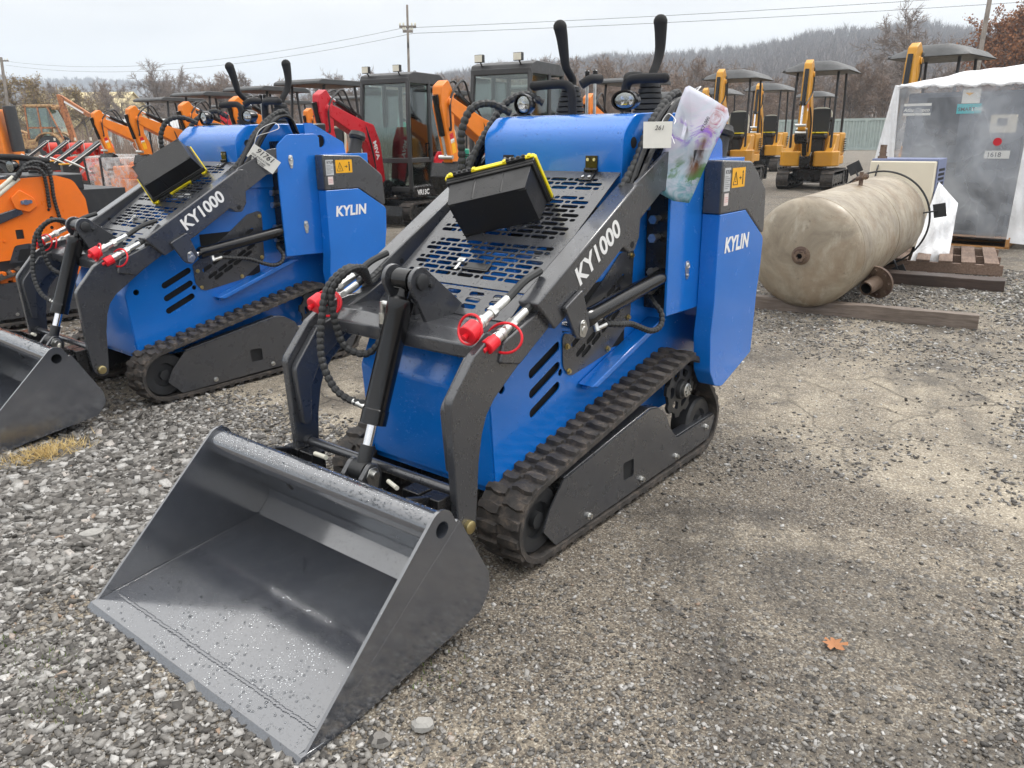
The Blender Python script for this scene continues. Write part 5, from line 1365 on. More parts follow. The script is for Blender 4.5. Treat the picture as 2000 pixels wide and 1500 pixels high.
# ------------------------------------------------------------------ left background: small machines, pallets, backhoe, buildings, poles
MG = 'small red trenchers in a row'
def make_trencher(label, loc, rz):
    root = thing('trencher', label, 'trencher', loc, R(rz), MG)
    k = MB(); k.prism(rp([(-.6, .25), (.35, .25), (.45, .45), (.1, .75), (-.55, .8)], .05), -.35, .35, 'y'); k.build('hull', redp if False else dorange if False else MATS['signal_red'], root, bevel=.02)
    k = MB(); k.prism(rp([(-.25, 1.28), (-.15, 1.33), (.72, .66), (.62, .58)], .02), -.24, .24, 'y'); pn = k.build('slanted_deck', darkg, root, bevel=.01)
    k = MB(); 
    for s in (-1, 1): k.tube([(-.25, .26 * s, 1.34), (.70, .26 * s, .68)], .014, 6)
    k.tube([(-.2, .30, 1.30), (-.2, .30, .7)], .014, 6); k.build('side_rail', zinc, pn)
    k = MB(); k.cyl((-.55, -.30, 1.05), (-.15, -.30, 1.05), .20, n=20); k.sphere((-.12, -.30, 1.02), .09, n=10); k.build('air_filter', MATS['signal_red'], root, bevel=.02)
    k = MB(); k.b2((.45, -.22, .45), (.85, .20, .72)); bx = k.build('battery_box', darkg, root, bevel=.01)
    k = MB(); k.tube([(.86, -.23, .73), (.86, .21, .73), (.44, .21, .73), (.44, -.23, .73), (.86, -.23, .73)], .02, 6); k.build('box_edge', amber, bx)
    k = MB(); k.tube([(.2, .4, .5), (.5, .42, .7), (.8, .42, .85)], .03, 8); k.build('lever_arm', zinc, root)
    for s in (-1, 1):
        k = MB(); P = rp([(-.6, .0), (.5, .0), (.6, .14), (.5, .3), (-.6, .3), (-.7, .15)], .12); k.prism(P, .30 * s, .48 * s, 'y'); tr = k.build('track', trk, root)
        k = MB()
        for x in (-.5, 0, .42): k.nx(); k.cyl((x, .45 * s, .15), (x, .49 * s, .15), .10)
        k.build('wheel', darkg, tr)
    k = MB(); k.cyl((-.45, .1, 1.32), (-.45, .1, 1.42), .035); k.build('warning_lamp', offw, root)
    return root
paint('signal_red', (.62, .035, .015), .4, dirt=.08)
t1 = make_trencher('red compact trencher with slanted dark deck, right behind the wrapped pallets', (21.2, -7.9, 0), 75)
for loc, lab in (((24.9, -9.05, 0), 'red compact trencher, second in its row counted from the wrapped pallets'), ((28.6, -10.2, 0), 'red compact trencher, third in its row counted from the wrapped pallets'), ((32.2, -11.0, 0), 'red compact trencher at the far end of its row, nearest the old backhoe')):
    c = copy_tree(t1); c.location = loc; tag(c, lab)
def wrapped(label, loc, rz, w, d, h, lean=0):
    root = thing('wrapped_crate', label, 'crate', loc, R(rz), 'film wrapped crates')
    root.rotation_euler = (0, R(lean), R(rz))
    k = MB(); k.b2((-w / 2, -d / 2, .02), (w / 2, d / 2, .14)); k.build('pallet_base', palletw, root)
    k = MB(); k.b2((-w * .42, -d * .42, .15), (w * .42, d * .42, h * .55)); k.b2((-w * .40, -d * .3, h * .55), (w * .1, d * .3, h * .9)); k.b2((w * .12, -d * .3, h * .55), (w * .4, d * .3, h * .82)); k.build('machine_part', dorange, root, bevel=.03)
    k = MB(); 
    for i in range(6): k.b2((-w * .44, -d * .44, .2 + i * .1), (w * .44, -d * .43, .25 + i * .1))
    k.build('slat', palletw, root)
    n = 12; vs = []; fs = []; rnd = random.Random(int(w * 100)); per = []
    for i in range(40):
        t = i / 40 * 4; q = int(t); f = t - q; c = [(-.5, -.5), (.5, -.5), (.5, .5), (-.5, .5), (-.5, -.5)]; a, b = c[q], c[q + 1]; per.append((a[0] + (b[0] - a[0]) * f, a[1] + (b[1] - a[1]) * f))
    for j in range(n + 1):
        for p in per: r = 1 + rnd.uniform(-.03, .02); vs.append((p[0] * w * r, p[1] * d * r, .05 + (h - .05) * j / n))
    m = len(per)
    for j in range(n):
        for i in range(m): fs.append((j * m + i, j * m + (i + 1) % m, (j + 1) * m + (i + 1) % m, (j + 1) * m + i))
    fs.append(tuple(n * m + i for i in range(m)))
    k = MB(); k.add(vs, fs); k.build('film', films, root, angle=60)
    for s in (-1, 1):
        k = MB(); k.b2((s * w * .5 - .02, -d * .5 - .02, 0), (s * w * .5 + .02, -d * .5 + .02, h)); k.build('corner_post', darkg, root)
    return root
wrapped('narrow film-wrapped crate with pale contents, leaning slightly, left of a wider one', (17.75, -6.75, 0), 100, .75, .9, 1.0, 4)
wrapped('wide film-wrapped crate with orange parts inside, behind the second loader', (16.0, -6.55, 0), 96, 1.35, 1.0, .98)
# old backhoe
root = thing('backhoe', 'old faded tan backhoe loader with glazed cab and rusty folded boom', 'backhoe', (62, -23.2, 0), R(218.7))
k = MB(); k.b2((-2.9, -.6, .8), (-.9, .6, 1.75)); k.b2((-1.3, -.75, .7), (1.1, .75, 1.35)); k.build('chassis', tanp, root, bevel=.06)
k = MB(); k.b2((-.75, -.75, 3.55), (1.2, .75, 3.72)); k.b2((1.15, -.6, 3.35), (1.4, .6, 3.6)); k.build('roof', tanp, root, bevel=.05)
k = MB()
for x, x2 in ((-.70, -.62), (.28, .26), (1.75, .95)):
    for s in (-1, 1): k.tube([(x, .72 * s, 1.35), (x2, .70 * s, 3.55)], .055, 6)
for s in (-1, 1): k.box((.2, .72 * s, 2.15), (1.8, .06, .10))
cf = k.build('cab_frame', rustp, root)
k = MB()
for s in (-1, 1): k.b2((-.62, .70 * s, 2.2), (.22, .71 * s, 3.5)); k.add([(.32, .705 * s, 2.2), (1.4, .705 * s, 2.2), (.9, .705 * s, 3.5), (.32, .705 * s, 3.5)], [(0, 1, 2, 3)]); k.b2((-.62, .70 * s, 1.4), (.22, .71 * s, 2.1))
k.add([(1.55, -.68, 1.9), (1.55, .68, 1.9), (.95, .68, 3.5), (.95, -.68, 3.5)], [(0, 1, 2, 3)]); k.build('cab_glass', glass, root)
for x, r, nm in ((.75, .80, 'rear_wheel'), (-2.2, .50, 'front_wheel')):
    for s in (-1, 1):
        k = MB(); k.lathe([(-.2, r * .5), (-.2, r * .9), (-.12, r), (.12, r), (.2, r * .9), (.2, r * .5)], (x, .85 * s, r), (0, 1, 0), 28); w = k.build('wheel', rubber, root); k = MB(); k.lathe([(-.1, 0), (-.1, r * .5), (.1, r * .5), (.1, 0)], (x, .85 * s, r), (0, 1, 0), 20); k.build('rim', tanp, w)
k = MB(); arc = [(.75 + 1.05 * math.cos(t), .80 + 1.05 * math.sin(t)) for t in np.linspace(.3, 2.7, 14)]; inn = [(.75 + .95 * math.cos(t), .80 + .95 * math.sin(t)) for t in np.linspace(2.7, .3, 14)]
for s in (-1, 1): k.prism(arc + inn, .62 * s, 1.08 * s, 'y')
k.build('mudguard', tanp, root)
k = MB(); k.prism(rp([(2.0, .9), (2.35, .9), (2.0, 3.1), (1.75, 4.35), (1.45, 4.45), (1.5, 4.0), (1.6, 3.0)], .15), -.16, .16, 'y'); bo = k.build('boom', rustp, root, bevel=.03)
k = MB(); k.prism(rp([(1.5, 4.42), (1.75, 4.35), (3.6, 3.1), (3.5, 2.8), (1.7, 3.95)], .08), -.14, .14, 'y'); k.build('dipper', rustp, root, bevel=.03)
k = MB(); k.prism([(1.95, 3.98), (3.2, 3.18), (3.15, 3.08), (1.9, 3.85)], -.146, -.142, 'y'); k.prism([(1.95, 3.98), (3.2, 3.18), (3.15, 3.08), (1.9, 3.85)], .142, .146, 'y'); k.build('decal_band', white, root)
k = MB(); k.b2((-3.6, -1.1, .3), (-3.0, 1.1, 1.1)); k.tube([(-1.2, .8, 1.6), (-2.2, .8, 2.0), (-3.2, .8, .9)], .12, 6); k.tube([(-1.2, -.8, 1.6), (-2.2, -.8, 2.0), (-3.2, -.8, .9)], .12, 6); k.build('front_loader', tanp, root, bevel=.03)
# amber skid steer at the picture edge
root = thing('skid_steer', 'amber skid steer loader with black exhaust stack, in front of the old backhoe', 'skid steer', (35.5, -11.2, 0), R(218.7))
k = MB(); k.prism(rp([(-1.9, .4), (.05, .4), (.0, 1.6), (-.12, 2.55), (-1.9, 2.6)], .06), -.7, .7, 'y'); k.build('body', dorange, root, bevel=.04)
k = MB(); k.cyl((.32, -.2, .9), (.25, -.2, 2.68), .24, n=18); k.build('exhaust_stack', darkg, root, bevel=.03)
k = MB()
for x in (-1.3, -.1): 
    for s in (-1, 1): k.nx(); k.lathe([(-.15, 0), (-.15, .40), (.15, .40), (.15, 0)], (x, .8 * s, .42), (0, 1, 0), 20)
k.build('wheel', rubber, root)
k = MB(); k.b2((-.6, -.705, 2.2), (-.2, -.70, 2.35)); k.build('vent', inner_shade, root)
# buildings
def shed(name, label, loc, rz, w, d, h, rise, wm, rm, wins=0, eave=.25):
    root = thing(name, label, 'building', loc, R(rz))
    k = MB(); k.prism([(-d / 2, 0), (d / 2, 0), (d / 2, h), (0, h + rise), (-d / 2, h)], -w / 2, w / 2, 'x'); k.build('wall', wm, root)
    k = MB(); e = eave
    for s in (-1, 1): k.prism([(0, h + rise + .12), (s * (d / 2 + e), h - e * rise / (d / 2) + .12), (s * (d / 2 + e), h - e * rise / (d / 2) + .02), (0, h + rise + .02)], -w / 2 - e, w / 2 + e, 'x')
    k.build('roof', rm, root)
    for i in range(wins):
        x = -w / 2 + (i + .5) * w / wins; f = MB(); f.b2((x - .42, d / 2, .9), (x + .42, d / 2 + .05, 2.0)); fo = f.build('window', offw, root); q = MB(); q.b2((x - .36, d / 2 + .05, .96), (x + .36, d / 2 + .055, 1.94)); q.build('pane', glass if False else darkg, fo)
    return root
creamw = plain('cream_siding', (.62, .52, .30), .7); whitew = plain('white_siding', (.62, .63, .62), .6); roofm = plain('grey_roof', (.13, .11, .10), .8); roofw = plain('pale_metal_roof', (.45, .46, .46), .6)
shed('barn', 'long cream-walled barn in front of the bare trees', (114, -50, 0), 38, 13.5, 9, 5.0, 2.2, creamw, creamw)
shed('house', 'small building with dark brown gable roof beside the cream barn', (99, -45, 0), 128, 6, 5.5, 1.6, 2.2, creamw, roofm)
shed('garden_shed', 'small white gabled shed with a row of windows, beyond the nearest trencher', (88, -42.0, 0), 215, 4.2, 3.5, 2.4, 1.1, whitew, roofw, 4)
shed('garden_shed', 'long white shed with pale roof seen under the orange booms', (80, -41.5, 0), 215, 6.5, 3.5, 2.3, .8, whitew, roofw, 5)
# utility poles and wires
polem = wood('grey_pole_wood', (.16, .135, .115), (.30, .265, .23))
def pole(label, base, top, r, arms, nm='utility_pole'):
    root = thing(nm, label, 'utility pole', base)
    b = Vector(base); t = Vector(top) - b
    k = MB(); k.tube([(0, 0, 0), t], [r, r * .68], 10); k.build('shaft', polem, root)
    for f, L in arms:
        c = t * f; d = Vector((.781, .625, 0)); k = MB(); k.box(c + Vector((0, 0, 0)), (L, .10, .13), rot=Matrix.Rotation(R(218.7 + 6), 3, 'Z')); a = k.build('crossarm', polem, root)
        q = MB()
        for s in (-.9, -.5, .5, .9): p = c + d * (L / 2 * s); q.lathe([(0, .035), (.06, .06), (.12, .05), (.18, .02), (.18, 0)], (p.x, p.y, p.z + .06), (0, 0, 1), 8)
        q.build('insulator', offw, root)
    k = MB(); p = t * .72; k.cyl(p + Vector((-.12, .12, 0)), p + Vector((-.12, .12, .3)), .05, n=12); k.build('pole_hardware', darkg, root) if len(arms) > 1 else None
    return root
PA = ((92.6, -32.3, 0), (94.63, -33.57, 9.5)); PB = ((33.6, -32.2, 0), (35.12, -33.97, 8.74)); PC = ((5.2, -38.3, 0), (5.55, -41.4, 8.4))
pole('slim utility pole with one crossarm left of the old backhoe, leaning', *PA, .20, [(.965, 1.4)])
pole('tall thin utility pole with short crossarms standing mid-yard against the sky', *PB, .095, [(.86, 1.0), (.83, .6)])
pole('leaning wooden utility pole behind the wrapped compressor', *PC, .13, [(.97, 1.4)])
def wire(label, a, b, sag, r):
    a, b = Vector(a), Vector(b); n = 40; pts = [a.lerp(b, i / n) - Vector((0, 0, sag * 4 * (i / n) * (1 - i / n))) for i in range(n + 1)]
    k = MB(); k.tube(pts, r, 5); o = k.build('overhead_wire', gloss, None); return tag(o, label, 'wire', 'overhead wires')
d = Vector((.781, .625, 0))
for i, lab in enumerate(('upper overhead wire between the slim left pole and the mid-yard pole', 'lower overhead wire between the slim left pole and the mid-yard pole')):
    wire(lab, Vector((94.5, -33.5, 9.25 - .5 * i)) + d * (.4 - .8 * i), Vector((34.85, -33.7, 7.45 - .3 * i)) + d * (.3 - .6 * i), 1.3, .010)
for i, lab in enumerate(('upper overhead wire running off to the right of the mid-yard pole', 'middle overhead wire running off to the right of the mid-yard pole')):
    wire(lab, Vector((34.85, -33.7, 7.45 - .3 * i)) + d * (.3 - .6 * i), Vector((-6.9, -59.8, 9.0 - .45 * i)) + d * (.3 - .6 * i), .25, .011)
# ------------------------------------------------------------------ trees, hills, ground, sky, haze, camera
CAM = Vector((-1.83525288, 2.61632877, 1.38908357)); F_PX = 1539.7510546711226
PIT, YAW, ROLL = R(17.641079608697183), R(38.682563914764785), R(.687803633)
FH = Vector((math.sin(YAW), -math.cos(YAW), 0)); RT_ = Vector((-math.cos(YAW), -math.sin(YAW), 0))
def far(px, dist, z=0.0):
    """a spot on the ground, given its bearing and its distance"""
    t = (px - 1000) / F_PX / math.cos(PIT) * 0.98
    d = (FH + RT_ * t).normalized()
    return Vector((CAM.x + d.x * dist, CAM.y + d.y * dist, z))

def bark(name, a, b):
    k = NT(name); v = k.co(); n1 = k.noise(1.2, 5, .6, v); k.set(Base_Color=k.ramp(n1, [(.3, a), (.7, b)]), Roughness=.9, Specular_IOR_Level=.2); return k.m
barkm = bark('grey_bark', (.11, .095, .082), (.22, .19, .17)); twigm = bark('bare_twigs', (.19, .155, .135), (.31, .26, .23))
twig2 = bark('brown_twigs', (.20, .145, .112), (.31, .235, .185)); russ = bark('russet_leaves', (.20, .085, .040), (.36, .17, .08)); ochre = bark('ochre_leaves', (.24, .17, .06), (.34, .26, .11))

def tree_meshes(seed, h, spread, twig_w=.045, leaves=0, dens=1.0, upright=.5, base=.28):
    rnd = random.Random(seed); limb = MB(); tw = MB()
    def rv(s): return Vector((rnd.gauss(0, s), rnd.gauss(0, s), rnd.gauss(0, s)))
    def grow(p, d, L, r, lev):
        n = 5 if lev == 0 else 4 if lev == 1 else 3; pts = [p]; q = Vector(p); dd = d.normalized()
        for i in range(n):
            dd = (dd + rv(.10 if lev == 0 else .17) + Vector((0, 0, .10 * upright if lev else .05))).normalized(); q = q + dd * (L / n); pts.append(q.copy())
        rs = [r * (1 - .72 * i / n) for i in range(n + 1)]
        limb.tube(pts, rs, 6 if lev == 0 else 4 if lev == 1 else 3, caps=False)
        def at(t): i = min(n - 1, int(t * n)); return pts[i].lerp(pts[i + 1], t * n - i), (pts[i + 1] - pts[i]).normalized()
        if lev < 3:
            kn = int((11, 6, 5)[lev] * dens)
            for j in range(kn):
                t = (base + (1 - base) * (j + rnd.random()) / kn) if lev == 0 else (.22 + .78 * (j + rnd.random()) / kn)
                c, ax = at(min(.99, t)); a, u, w = frame_of(ax); ph = rnd.uniform(0, 6.28); side = u * math.cos(ph) + w * math.sin(ph)
                ang = rnd.uniform(.45, .95) if lev else rnd.uniform(.5, 1.05) * (1.1 - .45 * t)
                nd = ax * math.cos(ang) + side * math.sin(ang) * (spread if lev == 0 else 1)
                nl = L * (rnd.uniform(.42, .62) * (1.15 - .55 * t) if lev == 0 else rnd.uniform(.40, .62)); grow(c, nd, nl, r * (.40 if lev == 0 else .5) * (1.1 - .5 * t), lev + 1)
        if lev >= 2:
            kn = int((8 if lev == 2 else 9) * dens)
            for j in range(kn):
                c, ax = at(min(.99, (j + rnd.random()) / kn)); dv = (ax * .8 + rv(.55) + Vector((0, 0, .18 * upright))).normalized(); Lt = rnd.uniform(.45, 1.0) * h * .075
                sd = dv.cross(Vector((rnd.random() - .5, rnd.random() - .5, .2))).normalized() * twig_w * .5; m = c + dv * Lt * .5 + rv(.03 * h * .1); e = c + dv * Lt
                tw.add([c - sd, c + sd, m + sd * .7, m - sd * .7, e], [(0, 1, 2, 3), (3, 2, 4)])
                if leaves:
                    for q in range(leaves):
                        o = c.lerp(e, rnd.random()) + rv(.12); s = rnd.uniform(.07, .15) * h * .1; a1 = rv(1).normalized() * s; a2 = a1.cross(rv(1)).normalized() * s * .7
                        tw.add([o - a1, o + a2, o + a1, o - a2], [(0, 1, 2, 3)], 1)
    grow(Vector((0, 0, 0)), Vector((rnd.gauss(0, .05), rnd.gauss(0, .05), 1)), h * .82, h * .021, 0)
    zz = sorted(p[2] for p in tw.v); f = h / zz[int(len(zz) * .995)]                 # as tall as asked
    for q in (limb, tw): q.v = [(p[0] * f, p[1] * f, p[2] * f) for p in q.v]
    return limb.mesh('trunk', 60), tw.mesh('crown', 180)
KINDS = {
    'grey': [tree_meshes(1, 10, 1.0, .05), tree_meshes(2, 10, 1.15, .05), tree_meshes(3, 10, .8, .05), tree_meshes(4, 10, .95, .05)],
    'brown': [tree_meshes(5, 10, .9, .07, dens=1.0, base=.12, upright=.8), tree_meshes(6, 10, 1.1, .07, dens=1.0, base=.10, upright=.7)],
    'russet': [tree_meshes(7, 10, 1.0, .05, leaves=3, base=.15), tree_meshes(8, 10, 1.1, .05, leaves=3, base=.12)],
    'ochre': [tree_meshes(9, 10, .95, .05, leaves=1, base=.15)],
    'lone': [tree_meshes(12, 10, 1.25, .05, base=.32, dens=1.0)],
}
TM = {'grey': (barkm, twigm, twigm), 'brown': (barkm, twig2, twig2), 'russet': (barkm, twig2, russ), 'ochre': (barkm, twig2, ochre), 'lone': (barkm, twigm, twigm)}
for kd, l in KINDS.items():
    for a, b in l:
        a.materials.append(TM[kd][0]); b.materials.append(TM[kd][1]); b.materials.append(TM[kd][2])
TL = {'grey': 'bare grey tree in the dense row beyond the yard', 'brown': 'bushy brown bare tree in the row beyond the yard', 'russet': 'tree still carrying rust-coloured leaves, behind the compressor', 'ochre': 'tree with thin yellowish leaves in the row on the left', 'lone': 'tall bare tree with wide crooked limbs above the brush behind the compressor'}
def tree(kd, px, dist, h, rnd, lab=None, grp=None):
    i = rnd.randrange(len(KINDS[kd])); s = h / 10
    root = thing('bare_tree' if kd != 'russet' else 'oak_tree', lab or TL[kd], 'tree', far(px, dist), rnd.uniform(0, 6.28), grp or (kd + ' trees beyond the yard'))
    root.scale = (s * rnd.uniform(.9, 1.1), s * rnd.uniform(.9, 1.1), s)
    t = bpy.data.objects.new('trunk', KINDS[kd][i][0]); link(t, root); c = bpy.data.objects.new('crown', KINDS[kd][i][1]); link(c, root)
rnd = random.Random(5)
# skyline of the row: photograph bearing -> height of the crowns in metres at about 100 m
def crown_h(px): 
    P = [(-150, 6.4), (60, 6.0), (150, 7.2), (230, 7.6), (300, 6.4), (365, 7.6), (480, 7.8), (600, 7.8), (700, 8.0), (880, 8.0), (1000, 9.0), (1100, 9.8), (1250, 10.2), (1380, 9.0), (1500, 7.8), (1620, 7.6), (1700, 8.4), (1850, 8.2), (2000, 8.6), (2200, 9)]
    for (a, b), (c, d) in zip(P, P[1:]):
        if a <= px <= c: return b + (d - b) * (px - a) / (c - a)
    return 8.5
for i in range(62):
    px = -140 + 2330 * (i + rnd.uniform(-.35, .35)) / 61; dist = rnd.uniform(96, 108)
    kd = 'ochre' if (120 < px < 260 and rnd.random() < .5) else ('brown' if rnd.random() < .45 else 'grey')
    tree(kd, px, dist, crown_h(px) * dist / 100 * rnd.uniform(.82, 1.06), rnd)
for i in range(34):
    px = -140 + 2330 * (i + rnd.uniform(-.4, .4)) / 33; dist = rnd.uniform(122, 140)
    tree('grey', px, dist, crown_h(px) * dist / 100 * rnd.uniform(.85, 1.02), rnd)
for i in range(30):
    px = 880 + 1150 * (i + rnd.uniform(-.4, .4)) / 29; dist = rnd.uniform(80, 90)
    tree('brown', px, dist, rnd.uniform(4.6, 7.0), rnd)
for px, dist, h in ((366, 104, 9.6), (405, 106, 8.8), (985, 100, 9.4), (1035, 98, 9.8)):
    tree('grey', px, dist, h, rnd, 'pale slender bare tree standing a little above its neighbours in the row', 'slender trees rising above the row')
tree('lone', 1722, 78, 11.0, rnd); tree('lone', 1630, 90, 8.6, rnd, 'bare tree with crooked limbs right behind the nearest yellow excavator', 'bare trees with crooked limbs')
for px, dist, h in ((1880, 74, 9.4), (1925, 78, 10.2), (1975, 72, 9.6), (2030, 75, 9.8)): tree('russet', px, dist, h, rnd)

# brush at the foot of the trees
def blades(name, lab, spots, m):
    n = len(spots); v = np.zeros((n * 3, 3), np.float32)
    for i, (p, w, h, a) in enumerate(spots):
        c, s = math.cos(a) * w, math.sin(a) * w; lx, ly = RNG.normal(0, h * .22, 2)
        v[i * 3] = (p[0] - c, p[1] - s, p[2]); v[i * 3 + 1] = (p[0] + c, p[1] + s, p[2]); v[i * 3 + 2] = (p[0] + lx, p[1] + ly, p[2] + h)
    me = bpy.data.meshes.new(name); me.vertices.add(n * 3); me.vertices.foreach_set('co', v.ravel()); me.loops.add(n * 3); me.loops.foreach_set('vertex_index', np.arange(n * 3, dtype=np.int32)); me.polygons.add(n); me.polygons.foreach_set('loop_start', np.arange(0, n * 3, 3, dtype=np.int32)); me.polygons.foreach_set('loop_total', np.full(n, 3, np.int32)); me.update(calc_edges=True)
    o = obj(name, me, m); return o
sp = []
for i in range(26000):
    px = rnd.uniform(-200, 2250); d = rnd.uniform(78, 120); sp.append((far(px, d), rnd.uniform(.02, .06), rnd.choice((.6, 1.0, 1.6, 2.4, 3.2)) * rnd.uniform(.7, 1.2), rnd.uniform(0, 3.14)))
tag(blades('brush', None, sp, twig2), 'dense brown winter brush along the foot of the tree row', 'brush', kind='stuff')

# hills
def ridge(px, right):
    P = [(-400, 40), (0, 112), (60, 118), (200, 108), (350, 104), (480, 96), (620, 80), (800, 60), (1000, 30), (1300, 10)] if not right else \
        [(500, 5), (800, 44), (900, 58), (1000, 62), (1050, 66), (1190, 70), (1340, 72), (1400, 76), (1480, 82), (1540, 88), (1600, 92), (1720, 95), (1800, 91), (1850, 86), (1900, 77), (2000, 74), (2150, 66), (2400, 40)]
    for (a, b), (c, d) in zip(P, P[1:]):
        if a <= px <= c: t = (px - a) / (c - a); t = t * t * (3 - 2 * t); return b + (d - b) * t
    return 0
def nz(x, y, s=1): return math.sin(x * 1.7 * s + 1.3 * math.sin(y * .9 * s)) * .5 + math.sin(y * 2.3 * s + x * .7 * s) * .3 + math.sin((x + y) * 4.1 * s) * .2
def hill(name, right, d0, d1, scale):
    n, mm = 130, 26; vs = []; H = {}
    p0, p1 = (-600, 1500) if not right else (450, 2700)
    def hz(px, t): 
        ca = 1 / math.hypot(1, (px - 1000) / F_PX / math.cos(PIT) * .98)       # along a slanted bearing the same height looks taller
        return max(0, ridge(px, right) * ca - (11 if right else 9) * min(1, ridge(px, right) / 40)) * scale * (t ** .85 if t <= .8 else .8 ** .85 * (1 + .35 * (t - .8))) / (.8 ** .85) + (nz(px * .02, t * 5) * 2.2 * t)
    for i in range(n + 1):
        for j in range(mm + 1):
            px = p0 + (p1 - p0) * i / n; t = j / mm; d = d0 + (d1 - d0) * t; p = far(px, d); vs.append((p.x, p.y, hz(px, t) - 1.5))
    k = MB(); k.add(vs, [(i * (mm + 1) + j, i * (mm + 1) + j + 1, (i + 1) * (mm + 1) + j + 1, (i + 1) * (mm + 1) + j) for i in range(n) for j in range(mm)])
    o = k.build(name, leafm, None, angle=180); tag(o, kind='structure'); return hz, p0, p1
leafm = bark('leaf_litter', (.13, .105, .085), (.20, .165, .135))
woodm = bark('hillside_twigs', (.11, .095, .088), (.25, .215, .20))
def wood_on(name, lab, hz, p0, p1, d0, d1, count, hh, wb):
    n = count; V = []; F = []
    per = 20; v = np.zeros((n * per * 3, 3), np.float32)
    for i in range(n):
        px = rnd.uniform(p0, p1); t = rnd.random() ** .8; d = d0 + (d1 - d0) * t; p = far(px, d, hz(px, t) - 1.5); h = hh * rnd.uniform(.65, 1.15); w = wb * rnd.uniform(.7, 1.2)
        for b in range(per):
            a = rnd.uniform(0, 6.28)
            if b == 0: q = np.array(p); e = q + np.array([rnd.gauss(0, .3), rnd.gauss(0, .3), h]); s = np.array([RT_.x, RT_.y, 0]) * wb * .9
            else:
                f = rnd.uniform(.25, .75); q = np.array(p) + np.array([0, 0, h * f]); e = q + np.array([math.cos(a) * h * .22 * rnd.uniform(.3, 1.2), math.sin(a) * h * .24, h * rnd.uniform(.18, .42)]); s = np.array([RT_.x, RT_.y, .3]) * w * .5
            v[(i * per + b) * 3] = q - s; v[(i * per + b) * 3 + 1] = q + s; v[(i * per + b) * 3 + 2] = e
    N = n * per; me = bpy.data.meshes.new(name); me.vertices.add(N * 3); me.vertices.foreach_set('co', v.ravel()); me.loops.add(N * 3); me.loops.foreach_set('vertex_index', np.arange(N * 3, dtype=np.int32)); me.polygons.add(N); me.polygons.foreach_set('loop_start', np.arange(0, N * 3, 3, dtype=np.int32)); me.polygons.foreach_set('loop_total', np.full(N, 3, np.int32)); me.update(calc_edges=True)
    tag(obj(name, me, woodm), lab, 'woodland', kind='stuff')
hz, p0, p1 = hill('wooded_hill', True, 260, 760, .82)
wood_on('hillside_wood', 'bare winter wood covering the hill on the right', hz, 560, 2250, 260, 740, 11500, 11.5, .34)
hz, p0, p1 = hill('far_hill', False, 700, 1500, .82)
wood_on('hillside_wood', 'distant bare wood covering the long hill on the left', hz, -250, 1100, 720, 1450, 5000, 12, .8)

